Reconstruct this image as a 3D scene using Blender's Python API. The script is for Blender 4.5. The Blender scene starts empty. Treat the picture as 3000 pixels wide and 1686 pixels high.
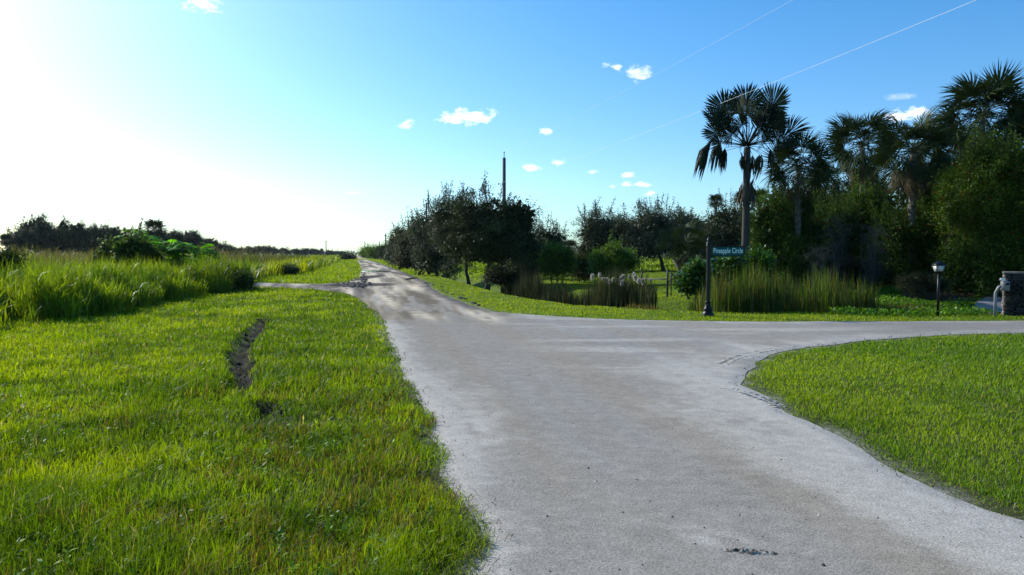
import bpy, math, random
import numpy as np
from mathutils import Vector, Matrix

SC = bpy.context.scene
COL = SC.collection
R = math.radians

# ------------------------------------------------------------------ camera
FPX, HOR, CAMH = 2310.0, 744.0, 1.6          # focal length / horizon row of the 3000 px photo, eye height
PITCH = math.atan((843.0 - HOR) / FPX)
CP, SP = math.cos(PITCH), math.sin(PITCH)

def ray(px, py):
    a, b = (px - 1500.0) / FPX, (843.0 - py) / FPX
    return (a, CP + b * SP, -SP + b * CP)

def P(px, py, z=0.0):                         # ground point of the surveyed layout
    d = ray(px, py)
    t = (z - CAMH) / d[2]
    return (d[0] * t, d[1] * t)

def Q(px, py, Y):                             # point at distance Y ahead
    d = ray(px, py)
    t = Y / d[1]
    return Vector((d[0] * t, Y, CAMH + d[2] * t))

cam_d = bpy.data.cameras.new('camera')
cam = bpy.data.objects.new('camera', cam_d)
COL.objects.link(cam)
cam.location = (0, 0, CAMH)
cam.rotation_euler = (math.pi / 2 - PITCH, 0, 0)
cam_d.sensor_width = 36.0
cam_d.lens = 36.0 * FPX / 3000.0
cam_d.clip_start = 0.05
cam_d.clip_end = 12000
SC.camera = cam

# ------------------------------------------------------------------ light
SUN_AZ, SUN_EL = R(-51.0), R(28.0)            # left of straight ahead, above horizon
SDIR = Vector((math.sin(SUN_AZ) * math.cos(SUN_EL), math.cos(SUN_AZ) * math.cos(SUN_EL), math.sin(SUN_EL)))
sd = bpy.data.lights.new('sun', 'SUN')
sd.energy = 4.6
sd.angle = R(0.53)
sd.color = (1.0, 0.95, 0.86)
so = bpy.data.objects.new('sun', sd)
so.rotation_euler = SDIR.to_track_quat('Z', 'Y').to_euler()
so.location = SDIR * 50
COL.objects.link(so)

SC.view_settings.view_transform = 'Standard'
SC.view_settings.look = 'None'
SC.view_settings.exposure = 0.3
SC.view_settings.gamma = 1.0

# ------------------------------------------------------------------ numpy helpers
rng = np.random.default_rng(11)

def _hash(i, j, s):
    n = (i.astype(np.int64) * 374761393 + j.astype(np.int64) * 668265263 + s * 1442695041) & 0x7fffffff
    n = ((n ^ (n >> 13)) * 1274126177) & 0x7fffffff
    return ((n ^ (n >> 16)) & 0xffff) / 65535.0

def vnoise(x, y, s=0):
    x = np.asarray(x, float); y = np.asarray(y, float)
    i = np.floor(x); j = np.floor(y)
    fx = x - i; fy = y - j
    fx = fx * fx * (3 - 2 * fx); fy = fy * fy * (3 - 2 * fy)
    i = i.astype(np.int64); j = j.astype(np.int64)
    a = _hash(i, j, s); b = _hash(i + 1, j, s); c = _hash(i, j + 1, s); d = _hash(i + 1, j + 1, s)
    return (a * (1 - fx) + b * fx) * (1 - fy) + (c * (1 - fx) + d * fx) * fy

def fbm(x, y, s=0, o=4):
    v = 0; a = .5; t = 0
    for k in range(o):
        v = v + a * vnoise(np.asarray(x) * 2 ** k + 17.3 * k, np.asarray(y) * 2 ** k - 9.1 * k, s + k); t += a; a *= .5
    return v / t

def sstep(a, b, x):
    t = np.clip((np.asarray(x, float) - a) / (b - a), 0, 1)
    return t * t * (3 - 2 * t)

def inside(x, y, poly):
    x = np.asarray(x, float); y = np.asarray(y, float)
    r = np.zeros(x.shape, bool)
    n = len(poly)
    for k in range(n):
        x1, y1 = poly[k]; x2, y2 = poly[(k + 1) % n]
        if y1 == y2: continue
        c = ((y1 > y) != (y2 > y)) & (x < (x2 - x1) * (y - y1) / (y2 - y1) + x1)
        r ^= c
    return r

def near_poly(x, y, pts, closed=False):       # distance to a polyline and the nearest point
    x = np.asarray(x, float); y = np.asarray(y, float)
    best = np.full(x.shape, 1e9); bx = np.zeros(x.shape); by = np.zeros(x.shape)
    n = len(pts)
    for k in range(n if closed else n - 1):
        x1, y1 = pts[k]; x2, y2 = pts[(k + 1) % n]
        dx, dy = x2 - x1, y2 - y1
        L = dx * dx + dy * dy + 1e-12
        t = np.clip(((x - x1) * dx + (y - y1) * dy) / L, 0, 1)
        qx = x1 + t * dx; qy = y1 + t * dy
        d = np.hypot(x - qx, y - qy)
        m = d < best
        best = np.where(m, d, best); bx = np.where(m, qx, bx); by = np.where(m, qy, by)
    return best, bx, by

def unit(v):
    return v / (np.linalg.norm(v, axis=-1, keepdims=True) + 1e-9)

# ------------------------------------------------------------------ mesh helpers
class Acc:
    """collects vertices, faces and vertex colours for ONE mesh"""
    def __init__(s):
        s.V = []; s.Qd = []; s.T = []; s.C = []; s.n = 0
    def add(s, V, quads=None, tris=None, col=(1, 1, 1)):
        V = np.asarray(V, float).reshape(-1, 3)
        s.V.append(V)
        c = np.asarray(col, float)
        if c.ndim == 1: c = np.tile(c, (len(V), 1))
        s.C.append(c)
        if quads is not None and len(quads): s.Qd.append(np.asarray(quads, np.int64).reshape(-1, 4) + s.n)
        if tris is not None and len(tris): s.T.append(np.asarray(tris, np.int64).reshape(-1, 3) + s.n)
        s.n += len(V)
        return s
    def tube(s, pts, rad, sides=6, col=(1, 1, 1), cap=True):
        pts = np.asarray(pts, float)
        rad = np.broadcast_to(np.asarray(rad, float), (len(pts),))
        d = np.gradient(pts, axis=0)
        d = unit(d)
        ref = np.where(np.abs(d[:, 2:3]) > .9, np.array([[1., 0, 0]]), np.array([[0, 0, 1.]]))
        if np.abs(d[0, 2]) > .7: ref = np.tile(np.array([[1., 0, 0]]), (len(pts), 1))
        a = unit(np.cross(d, ref)); b = np.cross(d, a)
        th = np.arange(sides) * 2 * np.pi / sides
        V = pts[:, None, :] + rad[:, None, None] * (np.cos(th)[None, :, None] * a[:, None, :] + np.sin(th)[None, :, None] * b[:, None, :])
        k = len(pts); q = []
        for i in range(k - 1):
            for j in range(sides):
                j2 = (j + 1) % sides
                q.append((i * sides + j, i * sides + j2, (i + 1) * sides + j2, (i + 1) * sides + j))
        V = V.reshape(-1, 3); t = []
        if cap:
            V = np.vstack([V, pts[:1], pts[-1:]])
            c0, c1 = k * sides, k * sides + 1
            for j in range(sides):
                j2 = (j + 1) % sides
                t.append((c0, j2, j)); t.append((c1, (k - 1) * sides + j, (k - 1) * sides + j2))
        return s.add(V, q, t, col)
    def lathe(s, prof, sides=16, c=(0, 0, 0), col=(1, 1, 1), rot=0.0):
        th = np.arange(sides) * 2 * np.pi / sides + rot
        V = np.array([[c[0] + r * math.cos(t), c[1] + r * math.sin(t), c[2] + z] for r, z in prof for t in th])
        q = []
        for i in range(len(prof) - 1):
            for j in range(sides):
                j2 = (j + 1) % sides
                q.append((i * sides + j, i * sides + j2, (i + 1) * sides + j2, (i + 1) * sides + j))
        k = len(prof); n = len(V)
        V = np.vstack([V, [[c[0], c[1], c[2] + prof[0][1]], [c[0], c[1], c[2] + prof[-1][1]]]])
        t = []
        for j in range(sides):
            j2 = (j + 1) % sides
            t.append((n, j2, j)); t.append((n + 1, (k - 1) * sides + j, (k - 1) * sides + j2))
        return s.add(V, q, t, col)
    def box(s, c, h, rz=0.0, col=(1, 1, 1), jit=0.0, bev=0.0):
        cx, cy, cz = c; hx, hy, hz = h
        b = min(bev, hx * .9, hy * .9, hz * .9)
        ca, sa = math.cos(rz), math.sin(rz)
        if b <= 0:
            L = [(x, y, z) for z in (-hz, hz) for x, y in ((-hx, -hy), (hx, -hy), (hx, hy), (-hx, hy))]
            q = [(0, 3, 2, 1), (4, 5, 6, 7), (0, 1, 5, 4), (1, 2, 6, 5), (2, 3, 7, 6), (3, 0, 4, 7)]
            t = []
        else:
            def ring(x, y, z):
                return [(-x + b, -y, z), (x - b, -y, z), (x, -y + b, z), (x, y - b, z), (x - b, y, z), (-x + b, y, z), (-x, y - b, z), (-x, -y + b, z)]
            def ring_in(x, y, z):
                return ring(x - b, y - b, z) if x > b * 2 and y > b * 2 else [(p[0] * (x - b) / x, p[1] * (y - b) / y, p[2]) for p in ring(x, y, z)]
            L = ring_in(hx, hy, -hz) + ring(hx, hy, -hz + b) + ring(hx, hy, hz - b) + ring_in(hx, hy, hz)
            q = []
            for k in range(3):
                for j in range(8):
                    j2 = (j + 1) % 8
                    q.append((k * 8 + j, k * 8 + j2, k * 8 + 8 + j2, k * 8 + 8 + j))
            L += [(0, 0, -hz), (0, 0, hz)]
            t = []
            for j in range(8):
                j2 = (j + 1) % 8
                t.append((32, j2, j)); t.append((33, 24 + j, 24 + j2))
        V = np.array(L, float)
        if jit: V = V + rng.normal(0, jit, V.shape)
        V = np.stack([cx + V[:, 0] * ca - V[:, 1] * sa, cy + V[:, 0] * sa + V[:, 1] * ca, cz + V[:, 2]], 1)
        return s.add(V, q, t, col)
    def build(s, name, mat, parent=None, smooth=False, loc=None):
        V = np.vstack(s.V); C = np.vstack(s.C)
        if loc is not None: V = V - np.asarray(loc, float)
        Qd = np.vstack(s.Qd) if s.Qd else np.zeros((0, 4), np.int64)
        T = np.vstack(s.T) if s.T else np.zeros((0, 3), np.int64)
        me = bpy.data.meshes.new(name)
        me.vertices.add(len(V)); me.vertices.foreach_set('co', V.astype(np.float32).ravel())
        loops = np.concatenate([Qd.ravel(), T.ravel()]).astype(np.int32)
        me.loops.add(len(loops)); me.loops.foreach_set('vertex_index', loops)
        st = np.concatenate([np.arange(len(Qd)) * 4, len(Qd) * 4 + np.arange(len(T)) * 3]).astype(np.int32)
        me.polygons.add(len(st)); me.polygons.foreach_set('loop_start', st)
        me.update(calc_edges=True)
        ca = me.color_attributes.new('Col', 'FLOAT_COLOR', 'POINT')
        ca.data.foreach_set('color', np.hstack([C, np.ones((len(C), 1))]).astype(np.float32).ravel())
        if smooth: me.polygons.foreach_set('use_smooth', np.ones(len(st), bool))
        me.materials.append(mat)
        o = bpy.data.objects.new(name, me)
        COL.objects.link(o)
        if loc is not None: o.location = loc
        if parent is not None: o.parent = parent; 
        return o

def tag(o, label, cat, group=None, kind=None):
    o['label'] = label; o['category'] = cat
    if group: o['group'] = group
    if kind: o['kind'] = kind
    return o

def thing(name, loc, label, cat, group=None, rz=0.0):
    o = bpy.data.objects.new(name, None)
    o.empty_display_size = .3
    COL.objects.link(o)
    o.location = loc; o.rotation_euler = (0, 0, rz)
    return tag(o, label, cat, group)

def copy_tree(o, parent=None):
    c = o.copy(); COL.objects.link(c); c.parent = parent
    for ch in o.children: copy_tree(ch, c)
    return c

# leaf / blade generators (arrays)
def blades(B, h, w, lean, col, curl=.35):
    n = len(B)
    a = rng.uniform(0, 2 * np.pi, n)
    s = np.stack([np.cos(a), np.sin(a), np.zeros(n)], 1) * (w * .5)[:, None]
    ln = np.stack([lean[:, 0], lean[:, 1], np.zeros(n)], 1)
    m = B + ln * (h * curl)[:, None]; m[:, 2] += h * .58
    t = B + ln * h[:, None]; t[:, 2] += h * np.clip(1.0 - .35 * np.hypot(lean[:, 0], lean[:, 1]), .3, 1)
    V = np.stack([B - s * .8, B + s * .8, m + s, m - s, t], 1).reshape(-1, 3)
    k = np.arange(n) * 5
    q = np.stack([k, k + 1, k + 2, k + 3], 1)
    tr = np.stack([k + 3, k + 2, k + 4], 1)
    return V, q, tr, np.repeat(col, 5, axis=0)

def leafs(C, D, N, L, W, col):
    D = unit(D); S = unit(np.cross(D, N)); N = np.cross(S, D)
    m = C + D * (L * .45)[:, None] + N * (L * .07)[:, None]
    V = np.stack([C, m + S * (W * .5)[:, None], C + D * L[:, None], m - S * (W * .5)[:, None]], 1).reshape(-1, 3)
    k = np.arange(len(C)) * 4
    return V, np.stack([k, k + 1, k + 2, k + 3], 1), None, np.repeat(col, 4, axis=0)

# ------------------------------------------------------------------ materials
def new_mat(name):
    m = bpy.data.materials.new(name); m.use_nodes = True
    nt = m.node_tree; nt.nodes.clear()
    out = nt.nodes.new('ShaderNodeOutputMaterial')
    return m, nt, out

def nd(nt, t, **kw):
    n = nt.nodes.new(t)
    for k, v in kw.items():
        if k in n.inputs.keys(): n.inputs[k].default_value = v
        else: setattr(n, k, v)
    return n

def leaf_mat(name, trans=.4, rough=.45, spec=.3, gain=1.0, tcol=(1.25, 1.15, .5)):
    m, nt, out = new_mat(name)
    at = nd(nt, 'ShaderNodeVertexColor', layer_name='Col')
    p = nd(nt, 'ShaderNodeBsdfPrincipled', Roughness=rough)
    p.inputs['Specular IOR Level'].default_value = spec
    nt.links.new(at.outputs['Color'], p.inputs['Base Color'])
    t = nd(nt, 'ShaderNodeBsdfTranslucent')
    mul = nd(nt, 'ShaderNodeMix', data_type='RGBA', blend_type='MULTIPLY')
    mul.inputs[0].default_value = 1.0
    nt.links.new(at.outputs['Color'], mul.inputs[6])
    mul.inputs[7].default_value = (*[c * gain for c in tcol], 1)
    nt.links.new(mul.outputs[2], t.inputs['Color'])
    mx = nd(nt, 'ShaderNodeMixShader'); mx.inputs[0].default_value = trans
    nt.links.new(p.outputs[0], mx.inputs[1]); nt.links.new(t.outputs[0], mx.inputs[2])
    nt.links.new(mx.outputs[0], out.inputs['Surface'])
    return m

def solid_mat(name, color, rough=.6, spec=.3, metal=0.0, noise=.25, scale=12.0, bump=0.0, bscale=40.0, vcol=False, stretch=(1, 1, 1)):
    m, nt, out = new_mat(name)
    p = nd(nt, 'ShaderNodeBsdfPrincipled', Roughness=rough, Metallic=metal)
    p.inputs['Specular IOR Level'].default_value = spec
    tc = nd(nt, 'ShaderNodeTexCoord')
    mp = nd(nt, 'ShaderNodeMapping'); mp.inputs['Scale'].default_value = stretch
    nt.links.new(tc.outputs['Object'], mp.inputs['Vector'])
    nz = nd(nt, 'ShaderNodeTexNoise', Scale=scale, Detail=5.0)
    nt.links.new(mp.outputs[0], nz.inputs['Vector'])
    mr = nd(nt, 'ShaderNodeMapRange')
    mr.inputs['To Min'].default_value = 1 - noise; mr.inputs['To Max'].default_value = 1 + noise
    mr.inputs['From Min'].default_value = .25; mr.inputs['From Max'].default_value = .75
    nt.links.new(nz.outputs[0], mr.inputs['Value'])
    vm = nd(nt, 'ShaderNodeVectorMath', operation='SCALE')
    if vcol:
        at = nd(nt, 'ShaderNodeVertexColor', layer_name='Col')
        nt.links.new(at.outputs['Color'], vm.inputs[0])
    else:
        vm.inputs[0].default_value = color
    nt.links.new(mr.outputs[0], vm.inputs['Scale'])
    nt.links.new(vm.outputs[0], p.inputs['Base Color'])
    if bump:
        n2 = nd(nt, 'ShaderNodeTexNoise', Scale=bscale, Detail=4.0)
        nt.links.new(mp.outputs[0], n2.inputs['Vector'])
        b = nd(nt, 'ShaderNodeBump', Strength=bump, Distance=.02)
        nt.links.new(n2.outputs[0], b.inputs['Height']); nt.links.new(b.outputs[0], p.inputs['Normal'])
    nt.links.new(p.outputs[0], out.inputs['Surface'])
    return m

M_GRASS = leaf_mat('grass_blades', trans=.52, rough=.5, spec=.2, tcol=(1.3, 1.2, .35))
M_TALL = leaf_mat('tall_grass_blades', trans=.52, rough=.45, spec=.25, tcol=(1.35, 1.2, .35))
M_LEAF = leaf_mat('broad_leaves', trans=.3, rough=.55, spec=.12)
M_BRT = leaf_mat('bright_shrub_leaves', trans=.42, rough=.45, spec=.3, tcol=(1.2, 1.15, .4))
M_OAK = leaf_mat('oak_leaves', trans=.16, rough=.55, spec=.1)
M_GLOSS = leaf_mat('glossy_leaves', trans=.2, rough=.22, spec=.6)
M_PALM = leaf_mat('palm_fronds', trans=.12, rough=.6, spec=.06)
M_TWIG = solid_mat('dead_twigs', (.085, .075, .068), rough=.8, noise=.3)
M_BARK = solid_mat('bark', (.055, .045, .038), rough=.85, noise=.45, scale=9, bump=.6, bscale=30, stretch=(1, 1, .3))
M_PBARK = solid_mat('palm_bark', (.15, .135, .115), rough=.85, noise=.4, scale=6, bump=.7, bscale=22, stretch=(1, 1, 2.2))
M_POLE = solid_mat('weathered_pole_wood', (.10, .08, .07), rough=.8, noise=.3, scale=8, bump=.3, stretch=(1, 1, .1))
M_WOOD = solid_mat('weathered_fence_wood', (.085, .085, .075), rough=.8, noise=.3, scale=9, bump=.4, stretch=(1, 1, .2))
M_BLACK = solid_mat('black_painted_metal', (.007, .008, .010), rough=.4, spec=.25, noise=.2)
M_SIGN = solid_mat('green_sign_sheet', (.007, .085, .080), rough=.5, spec=.2, noise=.08, scale=5)
M_LETTER = solid_mat('reflective_lettering', (.62, .85, .82), rough=.5, noise=.05)
M_WIRE = solid_mat('bare_aluminium_wire', (.88, .86, .82), rough=.55, spec=.5, metal=.0, noise=.05)
M_STEEL = solid_mat('galvanised_steel', (.35, .35, .36), rough=.45, metal=.6, noise=.15)
M_SHADE_GREY = solid_mat('shade_greyed_paint', (.22, .22, .22), rough=.6, noise=.2, scale=6)  # white post and pale box, greyed so the paint holds their shade
M_WHITE = solid_mat('white_paint', (.72, .72, .70), rough=.5, noise=.1, scale=6)
M_GLASS = solid_mat('frosted_lamp_glass', (.50, .50, .47), rough=.25, spec=.5, noise=.05)
M_STONE = solid_mat('stacked_stone', (.2, .19, .17), rough=.9, noise=.35, scale=7, bump=.6, bscale=18, vcol=True)
M_MUD = solid_mat('dark_mud', (.045, .04, .038), rough=.75, noise=.45, scale=6, bump=.6, bscale=25)
M_FLUFF = leaf_mat('cattail_fluff', trans=.45, rough=.9, spec=.0, tcol=(1, 1, 1))
M_BED = solid_mat('leaf_mulch', (.075, .055, .038), rough=.95, noise=.6, scale=14, bump=1.0, bscale=40)

# ------------------------------------------------------------------ layout on the ground
RD = np.array([-.197, 1.0]); RD /= np.linalg.norm(RD)     # the road's heading
def uv(x, y):
    return x * RD[0] + y * RD[1], x * RD[1] - y * RD[0]
def xy(u, v):
    return u * RD[0] + v * RD[1], u * RD[1] - v * RD[0]

PXL = [(1398,1686),(1374,1560),(1345,1467),(1316,1398),(1287,1316),(1258,1258),(1223,1176),(1188,1118),(1165,1048),(1141,1001),(1124,943),(1106,920),(1077,897),(1048,873),(1013,861),(932,850),(838,845),(700,842)]
PXT = [(700,829),(838,831),(932,834),(1013,829),(1050,816),(1057,800),(1058,788),(1053,774),(1045,763)]
PXR = [(1083,763),(1118,774),(1165,792),(1223,815),(1252,829),(1269,850),(1316,873),(1374,894),(1444,914),(1549,923),(1689,932),(1863,939),(2073,943),(2329,944),(2679,943),(3000,941)]
PXB = [(3000,976),(2795,981),(2562,996),(2422,1013),(2329,1025),(2259,1042),(2224,1066),(2207,1089),(2189,1112),(2178,1130),(2213,1147),(2283,1176),(2318,1211),(2376,1240),(2457,1281),(2504,1316),(2574,1357),(2667,1397),(2772,1450),(2888,1496),(3000,1526)]
wl = [P(*p) for p in PXL]; wt = [P(*p) for p in PXT]; wr = [P(*p) for p in PXR]; wb = [P(*p) for p in PXB]
def ext(p, d, L):
    return (p[0] + d[0] * L, p[1] + d[1] * L)
start_l = ext(wl[0], (-RD[0], -RD[1]), 8.0)
start_r = ext(wb[-1], (-RD[0], -RD[1]), 9.0)
trk = (-1.0, .03)
PAVE = [start_l] + wl + [ext(wl[-1], trk, 40)] + [ext(wt[0], trk, 40)] + wt + wr + [ext(wr[-1], (1, .01), 45)] + [ext(wb[0], (1, .01), 45)] + wb + [start_r]

def densify(poly, step=.5, amp=.0, s=0):
    out = []
    n = len(poly)
    for k in range(n):
        a = np.array(poly[k]); b = np.array(poly[(k + 1) % n])
        L = np.linalg.norm(b - a); m = max(1, int(L / max(step, .03 * np.hypot(*a))))
        nn = np.array([-(b - a)[1], (b - a)[0]]) / (L + 1e-9)
        for j in range(m):
            p = a + (b - a) * j / m
            w = amp * (fbm(np.array([p[0] * 1.6]), np.array([p[1] * 1.6]), s)[0] - .5) * 2
            out.append(tuple(p + nn * w))
    return out
PAVE_D = densify(PAVE, .3, .13, 5)

def _field(x0, x1, y0, y1, st):
    gx_ = np.arange(x0, x1 + st, st); gy_ = np.arange(y0, y1 + st, st)
    A, B = np.meshgrid(gx_, gy_, indexing='ij')
    d = near_poly(A.ravel(), B.ravel(), PAVE_D, True)[0].reshape(A.shape)
    return x0, y0, st, np.where(inside(A, B, PAVE_D), -d, d)
_FINE = _field(-14, 24, -6, 34, .1)
_COARSE = _field(-160, 160, -20, 270, 1.0)
def _look(F, x, y):
    x0, y0, st, g = F
    fx = np.clip((x - x0) / st, 0, g.shape[0] - 1.001); fy = np.clip((y - y0) / st, 0, g.shape[1] - 1.001)
    i = fx.astype(int); j = fy.astype(int); fx = fx - i; fy = fy - j
    return (g[i, j] * (1 - fx) + g[i + 1, j] * fx) * (1 - fy) + (g[i, j + 1] * (1 - fx) + g[i + 1, j + 1] * fx) * fy
def pave_sd(x, y):                            # metres to the pavement edge, negative on it
    x = np.asarray(x, float); y = np.asarray(y, float)
    f = (x > -13.9) & (x < 23.9) & (y > -5.9) & (y < 33.9)
    return np.where(f, _look(_FINE, x, y), _look(_COARSE, x, y))

RUTS = [[P(778,938), P(750,965), P(728,990), P(705,1030), P(699,1062), P(716,1095), P(703,1152)], [P(755,1192), P(800,1224)]]
RUT_W = [.20, .13]
DITCH = [(16.0, 23.2), (9.0, 23.3), (5.5, 24.0), (3.6, 26.0), (1.8, 31.0), (.4, 38.0), (-3.5, 58.0), (-12.0, 100.0)]
FIELD_EDGE = [P(735,838), P(765,815), P(830,809), P(900,800), P(945,786), P(985,768), P(1008,757), P(1022,750)]
TALL = [P(-420,1075), P(0,966), P(120,950), P(230,938), P(370,915), P(480,890), P(560,872), P(650,860), P(728,851), P(736,838), P(600,836), P(400,848), P(200,868), P(0,892), P(-420,940)]
FIELD = FIELD_EDGE + [(-190.0, 900.0), (-900.0, 900.0), (-900.0, 22.0), P(-420,930), P(0,886), P(200,864), P(400,846), P(600,836)]
BED = [P(2640,838), P(2700,838), P(2800,852), P(2862,872), P(2850,884), P(2740,884), P(2650,878), P(2620,862)]
BED2 = [P(2440,838), P(2520,832), P(2630,828), P(2620,845), P(2520,846), P(2450,848)]
DRIVE = [P(2838,900), P(2872,884), P(2925,868), (22.5, 32.0), (27.0, 32.0), (21.0, 21.4), P(2960,925), P(2905,922), P(2870,916)]

def gz(x, y):
    x = np.asarray(x, float); y = np.asarray(y, float)
    d, _, _ = near_poly(x, y, DITCH)
    z = -.75 * (1 - sstep(.3, 2.3, d)) * (1 - .75 * np.exp(-((x - 4.6) ** 2 + (y - 24.8) ** 2) / 1.5))
    z = z + .35 * sstep(25.5, 33, y) * sstep(6, 11, x) * (1 - sstep(90, 140, y))
    for pl, w in zip(RUTS, RUT_W):
        d, _, _ = near_poly(x, y, pl)
        d = d + (vnoise(x * 5, y * 5, 3) - .5) * .15
        z = z - .17 * (1 - sstep(w * .5, w * 1.15, d)) + .03 * np.exp(-((d - w * 1.3) / .12) ** 2)
    dist = np.hypot(x, y)
    amp = np.where(dist < 60, 1, 0) * .05
    z = z + (fbm(x * .9, y * .9, 21, 3) - .5) * amp
    return z

# pavement keeps the ground flat underneath
def ground_z(x, y):
    d = pave_sd(x, y)
    return gz(x, y) * sstep(.0, .6, d) - sstep(0, .25, -d) * .03

# ------------------------------------------------------------------ ground sheet
def spaced(a, b, s0, g, mid=0.0):
    out = [mid]; s = s0
    while out[-1] < b: out.append(out[-1] + s); s *= g
    lo = [mid]; s = s0
    while lo[-1] > a: lo.append(lo[-1] - s); s *= g
    return np.array(sorted(set(lo[1:] + out)))
gxs = spaced(-2400, 2400, .11, 1.022)
gys = spaced(-60, 2600, .11, 1.018, 5.0)
GX, GY = np.meshgrid(gxs, gys)
GZ = np.zeros_like(GX)
m = (np.abs(GX) < 150) & (GY > -10) & (GY < 170)
GZ[m] = ground_z(GX[m], GY[m])
nx, ny = len(gxs), len(gys)
idx = np.arange(nx * ny).reshape(ny, nx)
gq = np.stack([idx[:-1, :-1], idx[:-1, 1:], idx[1:, 1:], idx[1:, :-1]], -1).reshape(-1, 4)
gx, gy = GX.ravel(), GY.ravel()
soil = np.array([.060, .056, .026])
grassy = np.array([.085, .135, .010])
dr = np.hypot(gx, gy)
gcol = soil + (grassy - soil) * sstep(4, 16, dr)[:, None] * (.75 + .5 * fbm(gx * .5, gy * .5, 31))[:, None]
fld = inside(gx, gy, FIELD)
gcol = np.where(fld[:, None], np.array([.085, .085, .03]) * (.7 + .6 * fbm(gx * .2, gy * .08, 33))[:, None], gcol)
dp = np.abs(pave_sd(gx, gy))
near_edge = (1 - sstep(.0, .16, dp + (fbm(gx * 3, gy * 3, 8) - .5) * .3)) * (dr < 60)
gcol = gcol + (np.array([.25, .235, .19]) - gcol) * near_edge[:, None] * .9
for pl, w in zip(RUTS, RUT_W):
    d, _, _ = near_poly(gx, gy, pl)
    gcol = np.where((d < w * 1.2)[:, None], np.array([.010, .009, .008]), gcol)  # dark soil, blackened further for the shade inside the rut
for bd in (BED, BED2):
    gcol = np.where(inside(gx, gy, bd)[:, None], np.array([.07, .052, .036]), gcol)
M_GROUND = solid_mat('soil_and_turf', (0, 0, 0), rough=.95, spec=.1, noise=.45, scale=9, bump=.5, bscale=30, vcol=True)
a = Acc(); a.add(np.stack([gx, gy, GZ.ravel()], 1), gq, None, gcol)
ground = a.build('ground', M_GROUND, smooth=True)
tag(ground, 'flat grassy ground reaching to the horizon', 'ground', kind='structure')

# ------------------------------------------------------------------ roads (one grid cut into road, side road and track)
us = [-4.0]; 
while us[-1] < 260:
    us.append(us[-1] + max(.042, .009 * abs(us[-1]) if us[-1] > 0 else .1))
us = np.array(us)
vs = np.concatenate([np.arange(-60, -9, .45), np.arange(-9, 9, .05), np.arange(9, 62, .3)])
U, Vv = np.meshgrid(us, vs, indexing='ij')
X, Y = xy(U, Vv)
ins = np.zeros(X.shape, bool)
ok = (np.abs(X) < 75)
ins[ok] = inside(X[ok], Y[ok], PAVE_D)
face = ins[:-1, :-1] | ins[1:, :-1] | ins[1:, 1:] | ins[:-1, 1:]
useful = np.zeros(X.shape, bool)
useful[:-1, :-1] |= face; useful[1:, :-1] |= face; useful[1:, 1:] |= face; useful[:-1, 1:] |= face
mv = useful & ~ins
dd, bx, by = near_poly(X[mv], Y[mv], PAVE_D, True)
lim = dd < 1.2
Xm = X[mv]; Ym = Y[mv]
Xm = np.where(lim, bx, Xm); Ym = np.where(lim, by, Ym)
X[mv] = Xm; Y[mv] = Ym
bad = np.zeros(X.shape, bool); tmp = bad[mv]; tmp[~lim] = True; bad[mv] = tmp
face &= ~(bad[:-1, :-1] | bad[1:, :-1] | bad[1:, 1:] | bad[:-1, 1:])
used = useful & ~bad
ids = np.full(X.shape, -1); ids[used] = np.arange(used.sum())
x, y = X[used], Y[used]; u, v = uv(x, y)
e = np.maximum(0, -pave_sd(x, y))
# surface colour from real wear: asphalt, drifted shell sand, mud
# surface height & colour
n1 = fbm(v * 1.3 + 3 + .3 * fbm(x * .3, y * .3, 40), u * .13, 41, 5)          # long streaks along the road
n2 = fbm(x * .55, y * .55, 42, 5)
n3 = fbm(x * 2.2, y * 2.2, 43, 4)
asph = np.array([.292, .273, .245])
tan = np.array([.285, .248, .196])
sand = np.array([.47, .435, .38])
dirt = np.array([.47, .395, .285])
mud = np.array([.062, .055, .052])
col = np.tile(asph, (len(x), 1)) * (.9 + .2 * n2)[:, None]
wt_ = np.exp(-((v - 1.45 - .05 * np.sin(u * .5)) / .26) ** 2) + np.exp(-((v - 2.95 + .06 * np.sin(u * .4)) / .30) ** 2)
col += (tan - col) * np.clip(sstep(.42, .62, n1) * .4 + wt_ * (.2 + .75 * n1), 0, .85)[:, None]
# sand drifts: along the edges, widest on the inner corner by the side road
wcor = np.exp(-((x - 3.6) ** 2 / 8 + (y - 10.2) ** 2 / 12))
wid = .30 + .38 * sstep(2.2, 3.2, v) + 1.35 * wcor + .16 * (v < 1.6)
n4 = fbm(x * 7, y * 7, 49, 3); nst = fbm(v * 2.4 + n2, u * .3, 48, 4); asp2 = fbm(x * 14, y * 14, 46, 2)
sm = (1 - sstep(.1, 1.1, e / wid + (n2 - .5) * 1.3 + (n3 - .5) * .9 + (n4 - .5) * .9 + (nst - .5) * 1.6 + (asp2 - .5) * .7))
col *= (.90 + .20 * asp2)[:, None] * (.93 + .14 * n4)[:, None]
sm = sm * (.5 + .5 * n3)
smear = sstep(.53, .68, fbm((x - 2) * .35 + 5, (y - 13) * 1.5, 47, 4)) * sstep(2.2, 4, v) * (1 - sstep(6.5, 9, x)) * (u < 22)
sm = np.maximum(sm, smear * .55 * (.4 + 1.0 * n4))
cqx, cqy = P(2090, 1592); sm = np.maximum(sm, .8 * np.exp(-((x - cqx + .5 * (y - cqy)) / .16) ** 2 - ((y - cqy) / .16) ** 2) * sstep(.3, .6, n4 + .3 * n3))
# old side road paving is darker away from the mouth
side = sstep(5.5, 9.5, x) * (y < 30)
col *= (1 - .18 * side)[:, None]
col += (sand - col) * np.clip(sm * (1 - .5 * side), 0, 1)[:, None]
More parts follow.
